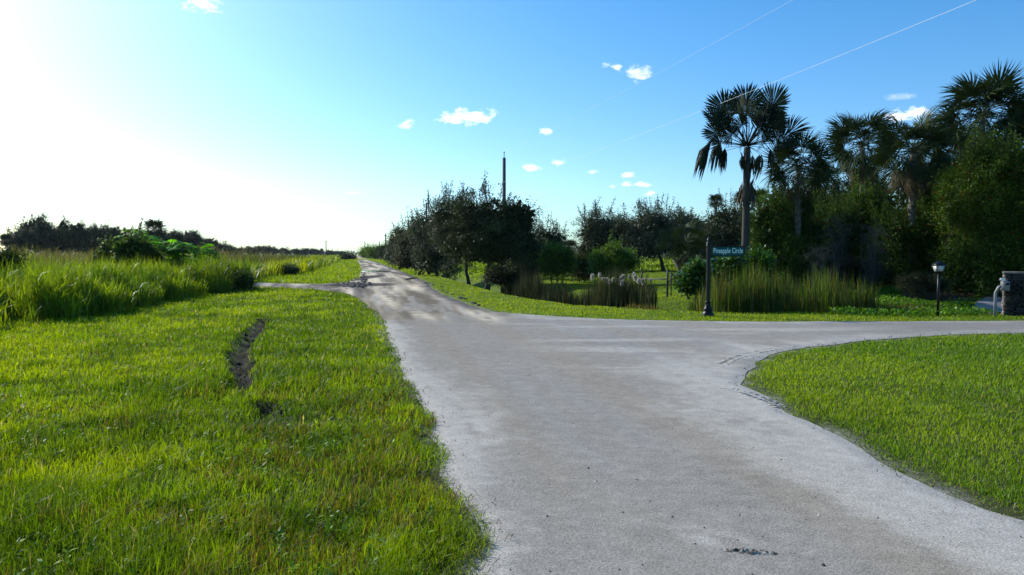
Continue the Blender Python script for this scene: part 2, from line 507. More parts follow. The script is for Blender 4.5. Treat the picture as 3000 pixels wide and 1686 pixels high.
# the unpaved stretch
ud = u + (fbm(v * .9, u * .5, 50) - .5) * 9.0 + (n3 - .5) * 2.5 - .3 * np.abs(v)
dm = sstep(17.0, 21.5, ud) * (1 - sstep(4.4, 6.5, v)) 
st = fbm(v * 1.5 + .02 * u, u * .11, 51, 5)
st2 = fbm(v * 3.2 - .25 * u, u * .35, 52, 4)
dcol = dirt * (.35 + 1.1 * sstep(.3, .7, st))[:, None]
dcol += (sand * .9 - dcol) * (sstep(.52, .7, st2) * .5)[:, None]
dmud = sstep(.50, .62, fbm(v * 2.0 + 9, u * .045 + 4, 54, 5) + .4 * (n3 - .5)) * .6
dmud = np.maximum(dmud, (1 - sstep(.1, .8, e + (n3 - .5) * .6)) * sstep(20, 24, u) * (v > 1.6) * .9)
dcol += (mud * 1.9 - dcol) * np.clip(dmud, 0, 1)[:, None]
col += (dcol - col) * dm[:, None]
# grey gravel track to the left
lt = sstep(-3.2, -4.2, v) if False else 1 - sstep(-5.4, -3.6, v + (n2 - .5) * 2)
lt = lt * (u > 20)
gcolr = np.array([.215, .205, .20]) * (.7 + .6 * fbm(x * .5, y * 2.2, 57, 4))[:, None]
col += (gcolr - col) * lt[:, None]
# churned mud at the corner of the track, and tyre-worn right edge
mudc = P(1048, 836); mx = np.exp(-((x - mudc[0]) / 2.4) ** 2 - ((y - mudc[1]) / 2.6) ** 2)
mudc2 = P(1068, 815); mx2 = np.exp(-((x - mudc2[0]) / .9) ** 2 - ((y - mudc2[1]) / 7.5) ** 2)
mk = sstep(.3, .6, np.maximum(mx, mx2) * (.55 + .9 * n3))
col += (mud - col) * (mk * .95)[:, None]
# shallow relief
z = .018 + .02 * (n2 - .5) * dm + .05 * (n3 - .5) * mk + .035 * (st2 - .5) * dm
z = z * sstep(0, .15, e) + .006
PUD = P(1088, 796)
pud_d = np.hypot((x - PUD[0]) / 2.1, (y - PUD[1]) / 3.6)
z = np.where(pud_d < 1.5, z - .035 * (1 - sstep(.75, 1.35, pud_d + (n3 - .5) * .5)), z)
fq = np.stack([ids[:-1, :-1], ids[1:, :-1], ids[1:, 1:], ids[:-1, 1:]], -1)[face][:, ::-1]
fx = x[fq].mean(1); fy = y[fq].mean(1); fu, fv = uv(fx, fy)

def road_mat():
    m, nt, out = new_mat('worn_asphalt_and_dirt')
    p = nd(nt, 'ShaderNodeBsdfPrincipled', Roughness=.85)
    p.inputs['Specular IOR Level'].default_value = .02
    at = nd(nt, 'ShaderNodeVertexColor', layer_name='Col')
    tc = nd(nt, 'ShaderNodeTexCoord')
    g1 = nd(nt, 'ShaderNodeTexNoise', Scale=70.0, Detail=3.0, Roughness=.7)
    g2 = nd(nt, 'ShaderNodeTexNoise', Scale=7.0, Detail=6.0, Roughness=.65)
    vo = nd(nt, 'ShaderNodeTexVoronoi', Scale=42.0)
    v2 = nd(nt, 'ShaderNodeTexVoronoi', Scale=9.0)
    for n in (g1, g2, vo, v2): nt.links.new(tc.outputs['Object'], n.inputs['Vector'])
    def mr(src, a, b, c, d):
        n = nd(nt, 'ShaderNodeMapRange')
        for k, vv in zip(('From Min', 'From Max', 'To Min', 'To Max'), (a, b, c, d)): n.inputs[k].default_value = vv
        nt.links.new(src, n.inputs['Value']); return n.outputs[0]
    def mul(a, b):
        n = nd(nt, 'ShaderNodeMath', operation='MULTIPLY'); nt.links.new(a, n.inputs[0]); nt.links.new(b, n.inputs[1]); return n.outputs[0]
    f = mul(mr(g1.outputs[0], .3, .7, .66, 1.34), mr(g2.outputs[0], .3, .7, .88, 1.12))
    f = mul(f, mr(vo.outputs['Distance'], .0, .22, .75, 1.04))
    f = mul(f, mr(v2.outputs['Distance'], .02, .06, .45, 1.0))
    sc = nd(nt, 'ShaderNodeVectorMath', operation='SCALE')
    nt.links.new(at.outputs['Color'], sc.inputs[0]); nt.links.new(f, sc.inputs['Scale'])
    nt.links.new(sc.outputs[0], p.inputs['Base Color'])
    b = nd(nt, 'ShaderNodeBump', Strength=.6, Distance=.008)
    nt.links.new(g1.outputs[0], b.inputs['Height']); nt.links.new(b.outputs[0], p.inputs['Normal'])
    nt.links.new(p.outputs[0], out.inputs['Surface'])
    return m
M_ROAD = road_mat()

def cut(name, mask, label, cat):
    q = fq[mask]; uq, inv = np.unique(q, return_inverse=True)
    a = Acc(); a.add(np.stack([x[uq], y[uq], z[uq]], 1), inv.reshape(-1, 4), None, col[uq])
    o = a.build(name, M_ROAD, smooth=True)
    return tag(o, label, cat, kind='structure')
m_side = (fv > 2.6 + .0 * fu) & (fu < 24) & (fx > 2.2)
m_trk = (fv < -4.2) & (fu > 20) & (fu < 60)
cut('road', ~m_side & ~m_trk, 'grey sandy asphalt road turning into a muddy dirt road further on', 'road')
cut('side_road', m_side, 'grey asphalt side road leaving to the right past the street sign', 'road')
cut('gravel_track', m_trk, 'grey gravel track leaving to the left behind the tall grass', 'track')
# the road goes on to the horizon
a = Acc(); n = 60
ul = P(1045, 763); urr = P(1083, 763)
u0 = uv(*ul)[0] + .02
ur = u0 * (2600 / u0) ** (np.arange(n) / (n - 1))
vl, vr = uv(*ul)[1], uv(*urr)[1]
vv = np.linspace(vl, vr, 9)
UU, VV = np.meshgrid(ur, vv, indexing='ij'); xx, yy = xy(UU.ravel(), VV.ravel())
ii = np.arange(n * 9).reshape(n, 9)
qq = np.stack([ii[:-1, :-1], ii[:-1, 1:], ii[1:, 1:], ii[1:, :-1]], -1).reshape(-1, 4)
cc = dirt * (.75 + .5 * fbm(VV.ravel() * 1.5, UU.ravel() * .05, 51))[:, None]
a.add(np.stack([xx, yy, np.full(len(xx), .05)], 1), qq, None, cc)
tag(a.build('distant_road', M_ROAD), 'pale dirt road running straight to the horizon', 'road', kind='structure')

# puddles
def blob_poly(cx, cy, rx, ry, s, n=40, amp=.35):
    t = np.linspace(0, 2 * np.pi, n, endpoint=False)
    r = 1 + amp * (fbm(np.cos(t) * 1.7 + s, np.sin(t) * 1.7 - s, 60) - .5) * 2
    return np.stack([cx + rx * r * np.cos(t), cy + ry * r * np.sin(t)], 1)
def flat_sheet(name, pts, zz, mat):
    c = pts.mean(0); V = np.vstack([np.c_[pts, np.full(len(pts), zz)], [[c[0], c[1], zz]]])
    k = len(pts); t = [(j, (j + 1) % k, k) for j in range(k)]
    a = Acc(); a.add(V, None, t); return a.build(name, mat)
m, nt, out = new_mat('puddle_water')
p = nd(nt, 'ShaderNodeBsdfPrincipled', Roughness=.04); p.inputs['Base Color'].default_value = (.06, .055, .045, 1); p.inputs['Specular IOR Level'].default_value = .6
nt.links.new(p.outputs[0], out.inputs['Surface']); M_WATER = m
tag(flat_sheet('puddle', blob_poly(PUD[0] - .1, PUD[1], 1.75, 3.2, 2.0), .014, M_WATER), 'muddy puddle reflecting the white sky across the dirt road', 'puddle', kind='structure')
p2 = P(1205, 815)
tag(flat_sheet('puddle', blob_poly(p2[0] + .25, p2[1] - 2.0, .3, 2.3, 4.0), .034, M_WATER), 'narrow puddle in the mud at the right edge of the dirt road', 'puddle', kind='structure')
# driveway
dz = [ (px_, py_, float(ground_z(np.array([px_]), np.array([py_]))[0])) for px_, py_ in densify(DRIVE, .6)]
cxy = np.mean([(d[0], d[1]) for d in dz], 0)
gridx, gridy = np.meshgrid(np.linspace(13, 27.5, 60), np.linspace(19.5, 32.5, 60), indexing='ij')
di = inside(gridx, gridy, DRIVE)
mvv = ~di
d_, bx_, by_ = near_poly(gridx[mvv], gridy[mvv], DRIVE, True)
keepf = di[:-1, :-1] | di[1:, :-1] | di[1:, 1:] | di[:-1, 1:]
gridx[mvv] = bx_; gridy[mvv] = by_
gi = np.arange(3600).reshape(60, 60)
qd = np.stack([gi[:-1, :-1], gi[1:, :-1], gi[1:, 1:], gi[:-1, 1:]], -1)[keepf]
uq, inv = np.unique(qd, return_inverse=True)
ax_, ay_ = gridx.ravel()[uq], gridy.ravel()[uq]
a = Acc(); a.add(np.stack([ax_, ay_, ground_z(ax_, ay_) + .05], 1), inv.reshape(-1, 4), None, np.array([.23, .22, .21]))
tag(a.build('driveway', M_ROAD), 'grey driveway between the stone pier and the ground cover', 'driveway', kind='structure')

# ------------------------------------------------------------------ grass
def polar_points(n, r0, r1, a0, a1):
    r = r0 * (r1 / r0) ** rng.random(n)
    a = rng.uniform(a0, a1, n)
    return r * np.sin(a), r * np.cos(a), r

def mixcol(a, b, t):
    return a + (b - a) * t[:, None]

G_YEL = np.array([.27, .36, .006]); G_MID = np.array([.165, .27, .005]); G_DRK = np.array([.075, .145, .006])
G_BRN = np.array([.130, .098, .032]); G_STRAW = np.array([.34, .30, .17])

def lawn(name, n, r0, r1, a0, a1, keep, label, hbase, style):
    x, y, r = polar_points(n, r0, r1, a0, a1)
    d = pave_sd(x, y)
    k = d > -.05
    d = np.maximum(d, 0)
    k &= keep(x, y)
    for pl, w in zip(RUTS, RUT_W):
        dd, _, _ = near_poly(x, y, pl)
        k &= dd + (vnoise(x * 5, y * 5, 3) - .5) * .22 > w * (.3 + .9 * rng.random(len(x)))
    for bd in (BED, BED2, DRIVE): k &= ~inside(x, y, bd)
    x, y, r, d = x[k], y[k], r[k], d[k]
    # thin, worn turf along the pavement
    edge = sstep(-.02, .26, d + (fbm(x * 2.6, y * 2.6, 8) - .5) * .45)
    k = rng.random(len(x)) < .55 + .45 * edge
    # bare scalped patches in the rough lawn
    if style == 'rough':
        bare = sstep(.62, .74, fbm(x * 1.5, y * 1.5, 71, 3)) * (1 - sstep(10, 16, r))
        k &= rng.random(len(x)) > .55 * bare
    x, y, r, d, edge = x[k], y[k], r[k], d[k], edge[k]
    n = len(x)
    h = hbase * (.55 + .9 * rng.random(n) ** 1.5) * (.5 + .5 * edge)
    big = fbm(x * .45 + 4, y * .45, 72, 4); mid = fbm(x * 1.8, y * 1.8, 73, 3); sm_ = fbm(x * 5, y * 5, 76, 2)
    col = mixcol(np.tile(G_MID, (n, 1)), G_YEL, sstep(.35, .7, big + .35 * (mid - .5)))
    col = mixcol(col, G_DRK, (1.0 if style == 'rough' else .35) * np.clip(sstep(.46, .66, mid) * .85 + sstep(.5, .62, fbm(x * .8 + 2, y * .8, 77, 4)) * .6, 0, 1))
    u_, v_ = uv(x, y)
    if style == 'rough':
        ll = np.exp(-((x + 2.6) / 1.0) ** 2 - ((y - 4.6) / 1.1) ** 2) + np.exp(-((x + 3.6) / 1.5) ** 2 - ((y - 9.6) / .9) ** 2)
        long_ = sstep(.5, .7, fbm(x * 1.1 + 7, y * 1.1, 74, 3)) * .6 + np.clip(ll, 0, 1) * .8
        h *= .8 + 1.0 * long_ * rng.random(n) + .5 * (sm_ - .4)
        br = sstep(.46, .62, fbm(x * 2.0, y * 2.0, 75, 3) + .20 * np.exp(-((d - .55) / .7) ** 2) - .09) * (1 - .9 * sstep(6, 13, r))
        pick = rng.random(n)
        col = np.where((pick < br * .34)[:, None], G_BRN * (.7 + .6 * rng.random(n))[:, None], col)
    else:
        h *= .8 + .6 * (mid - .3)
    if name == 'lawn_grass': col = col * np.array([.84, .92, 1.8])  # weaker backlight on this lawn painted into the blade colour
    st_ = rng.random(n) < .03
    col = np.where(st_[:, None], G_STRAW, col)
    col = col * rng.lognormal(0, .17 if style == 'rough' else .12, n)[:, None]
    w = np.maximum(.0026, .00078 * r) * rng.uniform(.7, 1.5, n)
    if style == 'rough': w = np.where((rng.random(n) < .05) & (r < 16), w * 2.2, w)
    if style == 'lawn' and name != 'bank_grass': w *= 1.2
    la = rng.uniform(0, 2 * np.pi, n); lm = rng.uniform(.05, .75, n) + .5 * (1 - edge)
    wind = np.stack([np.full(n, .12), np.full(n, -.02)], 1)
    lean = np.stack([np.cos(la), np.sin(la)], 1) * lm[:, None] + wind
    B = np.stack([x, y, ground_z(x, y) - .01], 1)
    a = Acc(); a.add(*blades(B, h, w, lean, col))
    return tag(a.build(name, M_GRASS), label, 'grass', kind='stuff')

LDIV = lambda x, y: uv(x, y)[1]
def left_near(x, y):
    u, v = uv(x, y)
    return (v < 1.0) & ~inside(x, y, FIELD)
def right_near(x, y):
    u, v = uv(x, y)
    return (v > 1.0) & (y < 17.2)
def right_verge(x, y):
    u, v = uv(x, y)
    dd, _, _ = near_poly(x, y, DITCH)
    return (v > 1.0) & (y > 17.2) & (dd > .9)
lawn('rough_grass', 520000, 2.6, 45, R(-52), R(12), left_near, 'bright rough grass with brown tufts left of the road', .105, 'rough')
lawn('verge_grass', 60000, 40, 260, R(-22), R(2), left_near, 'mown bright green verge along the left side of the dirt road', .2, 'lawn')
lawn('lawn_grass', 210000, 3.6, 24, R(12), R(58), right_near, 'short green lawn on the inner corner of the junction', .06, 'lawn')
lawn('bank_grass', 260000, 17, 75, R(-12), R(52), right_verge, 'mown green verge between the road and the ditch', .055, 'lawn')
lawn('meadow_grass', 45000, 60, 260, R(-14), R(30), right_verge, 'grass beyond the trees on the right', .28, 'lawn')

x, y, r = polar_points(2200, 3, 16, R(-45), R(10)); k = (pave_sd(x, y) > .25) & (fbm(x * 1.3, y * 1.3, 78, 3) > .5) & ~inside(x, y, FIELD); x, y, r = x[k], y[k], r[k]; n = len(x)
i = np.repeat(np.arange(n), 7); nn = len(i); la = rng.uniform(0, 6.28, nn)
a = Acc(); a.add(*leafs(np.stack([x[i], y[i], ground_z(x, y)[i] + rng.uniform(.02, .10, nn)], 1), np.stack([np.cos(la), np.sin(la), rng.uniform(0, .9, nn)], 1), np.stack([rng.normal(0, .3, nn), rng.normal(0, .3, nn), np.ones(nn)], 1), rng.uniform(.025, .055, nn), rng.uniform(.012, .024, nn), np.tile(np.array([.12, .23, .012]), (nn, 1)) * rng.lognormal(0, .25, n)[i][:, None]))
tag(a.build('lawn_weeds', M_LEAF), 'low broad-leaved weeds scattered in the rough left lawn', 'weeds', kind='stuff')
# tall reed grass in front of the field
def sample_poly(poly, n):
    pl = np.array(poly); lo, hi = pl.min(0), pl.max(0)
    xs = rng.uniform(lo[0], hi[0], n * 6); ys = rng.uniform(lo[1], hi[1], n * 6)
    k = inside(xs, ys, poly); return xs[k][:n], ys[k][:n]
tx, ty = sample_poly(TALL, 4600)
dens = fbm(tx * .45, ty * .45, 81, 3)
dfr, _, _ = near_poly(tx, ty, TALL[:9])
clum = fbm(tx * 1.15, ty * .9, 83, 2)
k = (rng.random(len(tx)) < .12 + 1.3 * sstep(.42, .62, clum)); dens = .5 * dens + .5 * clum; tx, ty, dens, dfr = tx[k], ty[k], dens[k], dfr[k]
a = Acc()
per = 21; n = len(tx) * per
H = (1.02 + 1.5 * (dens - .42)) * rng.uniform(.65, 1.15, len(tx)) * (.55 + .45 * sstep(0, .9, dfr))
cx = np.repeat(tx, per); cy = np.repeat(ty, per); hh = np.repeat(H, per)
f = rng.random(n)                                     # leaves leave the stem at height f
B = np.stack([cx + rng.normal(0, .09, n), cy + rng.normal(0, .09, n), ground_z(cx, cy) + hh * f * .62], 1)
L = rng.uniform(.3, .62, n) * (.7 + .3 * hh)
la = rng.uniform(0, 2 * np.pi, n); lm = rng.uniform(.12, .8, n)
lean = np.stack([np.cos(la) * lm + .05, np.sin(la) * lm], 1)
cc = mixcol(np.tile(np.array([.205, .30, .010]), (n, 1)), np.array([.06, .14, .010]), np.clip(np.repeat(sstep(.35, .65, fbm(tx * .8, ty * .8, 82)), per) + rng.normal(0, .2, n), 0, 1))
cc = np.where((rng.random(n) < .10 * (1 - f))[:, None], np.array([.26, .20, .07]), cc) * rng.lognormal(0, .2, n)[:, None]
a.add(*blades(B, L, rng.uniform(.013, .03, n), lean, cc, .45))
# stems
B2 = np.stack([np.repeat(tx, 3) + rng.normal(0, .1, len(tx) * 3), np.repeat(ty, 3) + rng.normal(0, .1, len(tx) * 3), np.repeat(ground_z(tx, ty), 3)], 1)
n3_ = len(B2); la = rng.uniform(0, 6.28, n3_); lm = rng.uniform(0, .3, n3_)
a.add(*blades(B2, np.repeat(H, 3) * rng.uniform(.8, 1.2, n3_), np.full(n3_, .022), np.stack([np.cos(la) * lm, np.sin(la) * lm], 1), np.tile(np.array([.16, .24, .015]), (n3_, 1)) * rng.lognormal(0, .2, n3_)[:, None], .3))
tag(a.build('tall_reed_grass', M_TALL), 'tall bright yellow-green reed grass along the edge of the left lawn', 'tall grass', kind='stuff')

# hazy seeding grass of the field
x, y, r = polar_points(150000, 15, 420, R(-60), R(0))
k = inside(x, y, FIELD) & (near_poly(x, y, FIELD_EDGE)[0] > 1.5 + .01 * r)
x, y, r = x[k], y[k], r[k]; n = len(x)
pn = fbm(x * .12, y * .12, 85, 4); pm = fbm(x * .5, y * .5, 86, 3)
hh = (1.8 + 1.8 * (pn - .45)) * rng.uniform(.6, 1.1, n) * (1 - .35 * sstep(60, 150, r))
cg = mixcol(np.tile(np.array([.085, .115, .025]), (n, 1)), np.array([.09, .085, .04]), sstep(.4, .65, pm))
cg = mixcol(cg, np.array([.05, .085, .02]), sstep(.5, .7, pn))
cg = cg * rng.lognormal(0, .22, n)[:, None]
la = rng.uniform(0, 6.28, n); lm = rng.uniform(.05, .5, n)
lean = np.stack([np.cos(la) * lm, np.sin(la) * lm], 1)
B = np.stack([x, y, np.zeros(n)], 1)
a = Acc()
a.add(*blades(B, hh, np.maximum(.008, .0006 * r) * rng.uniform(.7, 1.4, n), lean, cg))
# open seed heads: many hair-fine branchlets at the top of the near stems
k = (r < 75) & (rng.random(n) < .35); ns = k.sum(); rep = 5
tip = B[k] + np.c_[lean[k] * (hh[k])[:, None] * .8, hh[k] * .82]
tb = np.repeat(tip, rep, axis=0) + rng.normal(0, .05, (ns * rep, 3))
la = rng.uniform(0, 6.28, ns * rep); lm = rng.uniform(.3, 1.2, ns * rep)
a.add(*blades(tb, rng.uniform(.12, .34, ns * rep), np.repeat(np.maximum(.004, .0003 * r[k]), rep), np.stack([np.cos(la) * lm, np.sin(la) * lm], 1), np.tile(np.array([.12, .115, .06]), (ns * rep, 1)) * rng.lognormal(0, .2, ns * rep)[:, None]))
tag(a.build('field_grass', M_TALL), 'hazy olive seeding grass filling the field on the left', 'tall grass', kind='stuff')

# leaning reed clumps on the far side of the track, along the mown verge
tx, ty, r = polar_points(60000, 42, 330, R(-24), R(-10.5))
dfe = near_poly(tx, ty, FIELD_EDGE)[0]
k = (dfe < 1.2 + .035 * r) & (inside(tx, ty, FIELD)) & (fbm(tx * .25, ty * .12, 88, 3) > .36)
tx, ty, r = tx[k], ty[k], r[k]; n = len(tx)
hh = rng.uniform(.5, 1.25, n) * (.8 + .7 * fbm(tx * .3, ty * .15, 89))
la = rng.uniform(0, 6.28, n); lm = rng.uniform(.1, .8, n)
cc = mixcol(np.tile(np.array([.24, .30, .014]), (n, 1)), np.array([.07, .14, .012]), sstep(.4, .65, fbm(tx * .4, ty * .25, 90))) * rng.lognormal(0, .25, n)[:, None]
a = Acc(); a.add(*blades(np.stack([tx, ty, np.zeros(n)], 1), hh, .0011 * r * rng.uniform(.6, 1.2, n), np.stack([np.cos(la) * lm, np.sin(la) * lm], 1), cc))
tag(a.build('verge_reed_grass', M_TALL), 'yellow-green reed grass along the mown verge beyond the gravel track', 'tall grass', kind='stuff')

# ------------------------------------------------------------------ cattails and ditch growth
def reeds(name, poly, n, h0, h1, c1, c2, brown, label, w=(.012, .028), mat=None, clump=.0):
    x, y = sample_poly(poly, n); n = len(x)
    if clump:
        k = fbm(x * 1.1, y * 1.1, 95, 3) + rng.normal(0, .08, n) > clump; x, y = x[k], y[k]; n = len(x)
    h = rng.uniform(h0 * .75, h1, n) * (.62 + .76 * fbm(x * 1.3, y * 1.3, 96, 3)); h *= .55 + .45 * sstep(0, .6, near_poly(x, y, poly, True)[0])
    la = rng.uniform(0, 6.28, n); lm = np.abs(rng.normal(0, .10, n)); lm = np.where(rng.random(n) < .10, lm + rng.uniform(.2, 1.1, n), lm)
    cc = mixcol(np.tile(np.array(c1), (n, 1)), np.array(c2), rng.random(n))
    cc = np.where((rng.random(n) < brown)[:, None], np.array([.13, .10, .05]), cc) * rng.lognormal(0, .25, n)[:, None]
    a = Acc(); a.add(*blades(np.stack([x, y, gz(x, y) - .02], 1), h, rng.uniform(*w, n), np.stack([np.cos(la) * lm, np.sin(la) * lm], 1), cc, .25))
    return tag(a.build(name, mat or M_TALL), label, 'cattails', kind='stuff')
RIGHT_CAT = [(5.05, 21.6), (6.2, 21.3), (8.4, 21.2), (9.9, 21.2), (10.2, 22.5), (10.2, 24.8), (7.4, 25.6), (5.4, 24.2)]
MID_CAT = [(2.6, 25.6), (4.2, 23.8), (4.6, 24.6), (4.3, 27.0), (3.4, 28.6), (2.2, 28.4)]
LEFT_CAT = [(2.7, 25.8), (2.2, 28.5), (1.6, 33.0), (.2, 41.0), (-.6, 41.0), (.2, 34.0), (1.5, 28.4)]
reeds('cattails', RIGHT_CAT, 7500, 1.05, 1.72, (.038, .088, .012), (.075, .108, .018), .14, 'green and straw cattail stand behind the street sign', clump=.38)
reeds('cattails', MID_CAT, 3400, 1.35, 1.85, (.03, .055, .014), (.05, .055, .022), .22, 'brownish cattail stand with fluffy heads left of the gate post', mat=M_OAK, clump=.30)  # oaks' shadow on this stand put into darker leaf colours
reeds('cattails', LEFT_CAT, 7000, 1.3, 1.8, (.018, .034, .011), (.032, .036, .016), .12, 'dark shaded cattails in the ditch in front of the oaks', mat=M_OAK, clump=.28)  # near-black leaf tone has the oak shade painted in
reeds('ditch_grass', [(3.3, 23.2), (10.2, 20.9), (12.0, 21.0), (10.5, 22.0), (5.6, 22.4), (4.2, 24.4)], 6000, .12, .45, (.08, .12, .02), (.12, .10, .04), .35, 'straggly grass at the foot of the cattails', w=(.008, .02))

def cattail(px, py, Y):
    q = Q(px, py, Y); z0 = float(gz(np.array([q.x]), np.array([q.y]))[0]); h = q.z - z0
    t = thing('cattail', (q.x, q.y, z0), 'tall cattail with a burst fluffy white seed head in the ditch', 'cattail', 'cattails with fluffy white heads')
    lx = rng.normal(0, .05); ly = rng.normal(0, .05)
    a = Acc(); a.tube([(-lx, -ly, 0), (-lx * .5, -ly * .5, h * .5), (0, 0, h), (lx * .2, 0, h + .12)], [.007, .006, .005, .003], 5, (.13, .12, .05)); a.build('stalk', M_TALL, t)
    a = Acc(); L = rng.uniform(.11, .2); rr = rng.uniform(.016, .03); nh = 420
    ph = rng.uniform(0, 6.28, nh); zz = L * .5 * np.clip(rng.normal(0, .45, nh), -1, 1); rad = rr * np.sqrt(np.maximum(.08, 1 - (zz / (L * .5)) ** 2)) * rng.random(nh) ** .4; sx = rng.normal(0, .12)
    Cc = np.stack([np.cos(ph) * rad + zz * sx, np.sin(ph) * rad, h + zz], 1); Dd = np.stack([np.cos(ph), np.sin(ph), rng.normal(-.2, .7, nh)], 1)
    a.add(*leafs(Cc, Dd, rng.normal(0, 1, (nh, 3)), rng.uniform(.025, .06, nh), rng.uniform(.010, .02, nh), np.tile(np.array([.66, .60, .51]), (nh, 1)) * rng.lognormal(0, .15, nh)[:, None]))
    a.build('seed_head', M_FLUFF, t)
for px, py in [(1786,826),(1797,820),(1818,818),(1826,812),(1822,830),(1845,812),(1857,806),(1860,813),(1866,820),(1871,823),(1882,826),(1735,812),(1768,818),(1757,807),(1778,822),(1905,822)]:
    cattail(px, py, rng.uniform(24.6, 26.4))

# ------------------------------------------------------------------ broadleaf trees and shrubs
def lumpy(hw, hd, zb, zt, n, seed, skirt=False):
    r = np.random.default_rng(seed); out = []
    cz = (zb + zt) / 2; hz = (zt - zb) / 2
    hw *= 1.06; hd *= 1.06; n += 3
    kk = .66 if n > 13 else .8
    out.append((0, 0, cz, hw * kk, hd * kk, hz * (kk + .06)))
    for k in range(n):
        a = 2 * math.pi * (k + r.uniform(-.3, .3)) / n; b = r.uniform(-.75, .8)
        c = math.sqrt(1 - b * b); s = r.uniform(.20, .42) if n > 13 else r.uniform(.28, .54)
        out.append((math.cos(a) * c * hw * (1 - s), math.sin(a) * c * hd * (1 - s), cz + b * hz * (1 - s), hw * s, hd * s, hz * s * r.uniform(.8, 1.1)))
    if skirt:
        for k in range(6):
            a = 2 * math.pi * (k + r.uniform(-.3, .3)) / 6; s = r.uniform(.36, .5)
            out.append((math.cos(a) * hw * (1 - s) * .95, math.sin(a) * hd * (1 - s) * .95, zb + hz * s * .8, hw * s, hd * s, hz * s))
    return out

STEMS = []
def crown_arrays(blobs, ncl, nleaf, leaf, clr, c1, c2, seed, inner=.25, shoots=0, c3=None, aspect=.5):
    r = np.random.default_rng(seed)
    ncl = int(ncl * 1.35); leaf *= .82; nleaf *= 2.0; inner = inner * .8; clr *= .95
    bl = np.array(blobs); wt_ = (bl[:, 3] * bl[:, 4] * bl[:, 5]) ** (2 / 3); wt_ /= wt_.sum()
    b = bl[r.choice(len(bl), ncl, p=wt_)]
    d = unit(r.normal(0, 1, (ncl, 3)))
    rad = 1.04 - .5 * r.random(ncl) ** 2.2
    rad *= .64 + .74 * fbm(d[:, 0] * 2 + seed + b[:, 0] * .3, d[:, 2] * 2 + d[:, 1] + b[:, 2] * .3, 101, 3)
    cc = b[:, :3] + d * b[:, 3:] * rad[:, None]
    out_d = unit(cc - bl[0, :3] * np.array([1, 1, .9]))
    cs = clr * r.uniform(.55, 1.25, ncl)
    ctint = r.random(ncl); cbr = r.lognormal(0, .3, ncl)
    if shoots:
        top = np.argsort(-cc[:, 2] - .35 * np.abs(r.normal(0, 1, ncl)))[:shoots]
        stems = []; ext_c = []; ext_s = []; ext_t = []; ext_b = []; ext_o = []
        for t in top:
            dirv = unit(out_d[t] * .5 + np.array([r.normal(0, .3), r.normal(0, .3), 1.0])); L = clr * r.uniform(1.2, 3.0); stems.append((cc[t] - dirv * clr * .5, cc[t] + dirv * L * .5, cc[t] + dirv * L * 1.12))
            for f in (.25, .4, .55, .7, .85, 1.0):
                ext_c.append(cc[t] + dirv * L * f); ext_s.append(clr * (.42 - .26 * f)); ext_t.append(ctint[t]); ext_b.append(cbr[t]); ext_o.append(dirv)
        cc2 = np.vstack([cc, ext_c]); cs = np.r_[cs, ext_s]; ctint = np.r_[ctint, ext_t]; cbr = np.r_[cbr, ext_b]; out_d = np.vstack([out_d, ext_o])
    else: cc2 = cc
    cnt = np.maximum(3, (nleaf * (cs / clr) ** 1.6 * r.uniform(.6, 1.3, len(cs))).astype(int))
    i = np.repeat(np.arange(len(cs)), cnt); n = len(i)
    off = r.normal(0, 1, (n, 3)) * np.array([.55, .55, .42]) * cs[i][:, None]
    C = cc2[i] + off
    D = unit(off / (cs[i][:, None] + 1e-6) * .7 + out_d[i] * .4 + r.normal(0, .6, (n, 3)))
    N = unit(r.normal(0, .5, (n, 3)) + out_d[i] * .5 + np.array([0, 0, .8]))
    L = leaf * r.uniform(.65, 1.35, n)
    t = np.clip(ctint[i] * .7 + r.normal(.15, .2, n), 0, 1)
    col = mixcol(np.tile(np.array(c1), (n, 1)), np.array(c2), t) * (cbr[i] * r.lognormal(0, .18, n))[:, None]
    if c3 is not None: col = np.where((r.random(n) < .02 + .05 * (ctint[i] > .9))[:, None], np.array(c3), col)
    res = [leafs(C, D, N, L, L * aspect, col)]
    STEMS.clear()
    if shoots: STEMS.extend(stems)
    ni = int(n * inner)
    if ni:
        k = r.choice(len(cs), ni); b0 = bl[r.choice(len(bl), ni, p=wt_)]
        C = b0[:, :3] + unit(r.normal(0, 1, (ni, 3))) * b0[:, 3:] * (.75 * r.random(ni) ** .4)[:, None]
        L = leaf * 2.6 * r.uniform(.7, 1.3, ni)
        res.append(leafs(C, r.normal(0, 1, (ni, 3)), r.normal(0, 1, (ni, 3)), L, L * .7, np.tile(np.array(c1) * .9, (ni, 1)) * r.lognormal(0, .15, ni)[:, None]))
    return res, cc

def trunk_acc(pts, r0, r1, targets, seed, limb_r=.03, start=.45, base_flare=1.35, sides=9):
    r = np.random.default_rng(seed); a = Acc()
    pts = np.array(pts, float); n = 9
    t = np.linspace(0, 1, n); ip = np.stack([np.interp(t, np.linspace(0, 1, len(pts)), pts[:, k]) for k in range(3)], 1)
    ip[1:-1, :2] += r.normal(0, r0 * .25, (n - 2, 2))
    rr = r0 + (r1 - r0) * t; rr[0] *= base_flare
    a.tube(ip, rr, sides)
    for tg in targets:
        f = r.uniform(start, 1.0); s0 = np.array([np.interp(f, t, ip[:, k]) for k in range(3)])
        v = tg - s0; m1 = s0 + v * .35 + np.array([0, 0, .12 * np.linalg.norm(v)]) + r.normal(0, .06, 3) * np.linalg.norm(v)
        m2 = s0 + v * .7 + np.array([0, 0, .08 * np.linalg.norm(v)]) + r.normal(0, .05, 3) * np.linalg.norm(v)
        lr = limb_r * (.6 + .8 * r.random())
        a.tube([s0, m1, m2, tg], [min(lr * 1.6, r0 * .7), lr, lr * .6, lr * .25], 5)
    return a

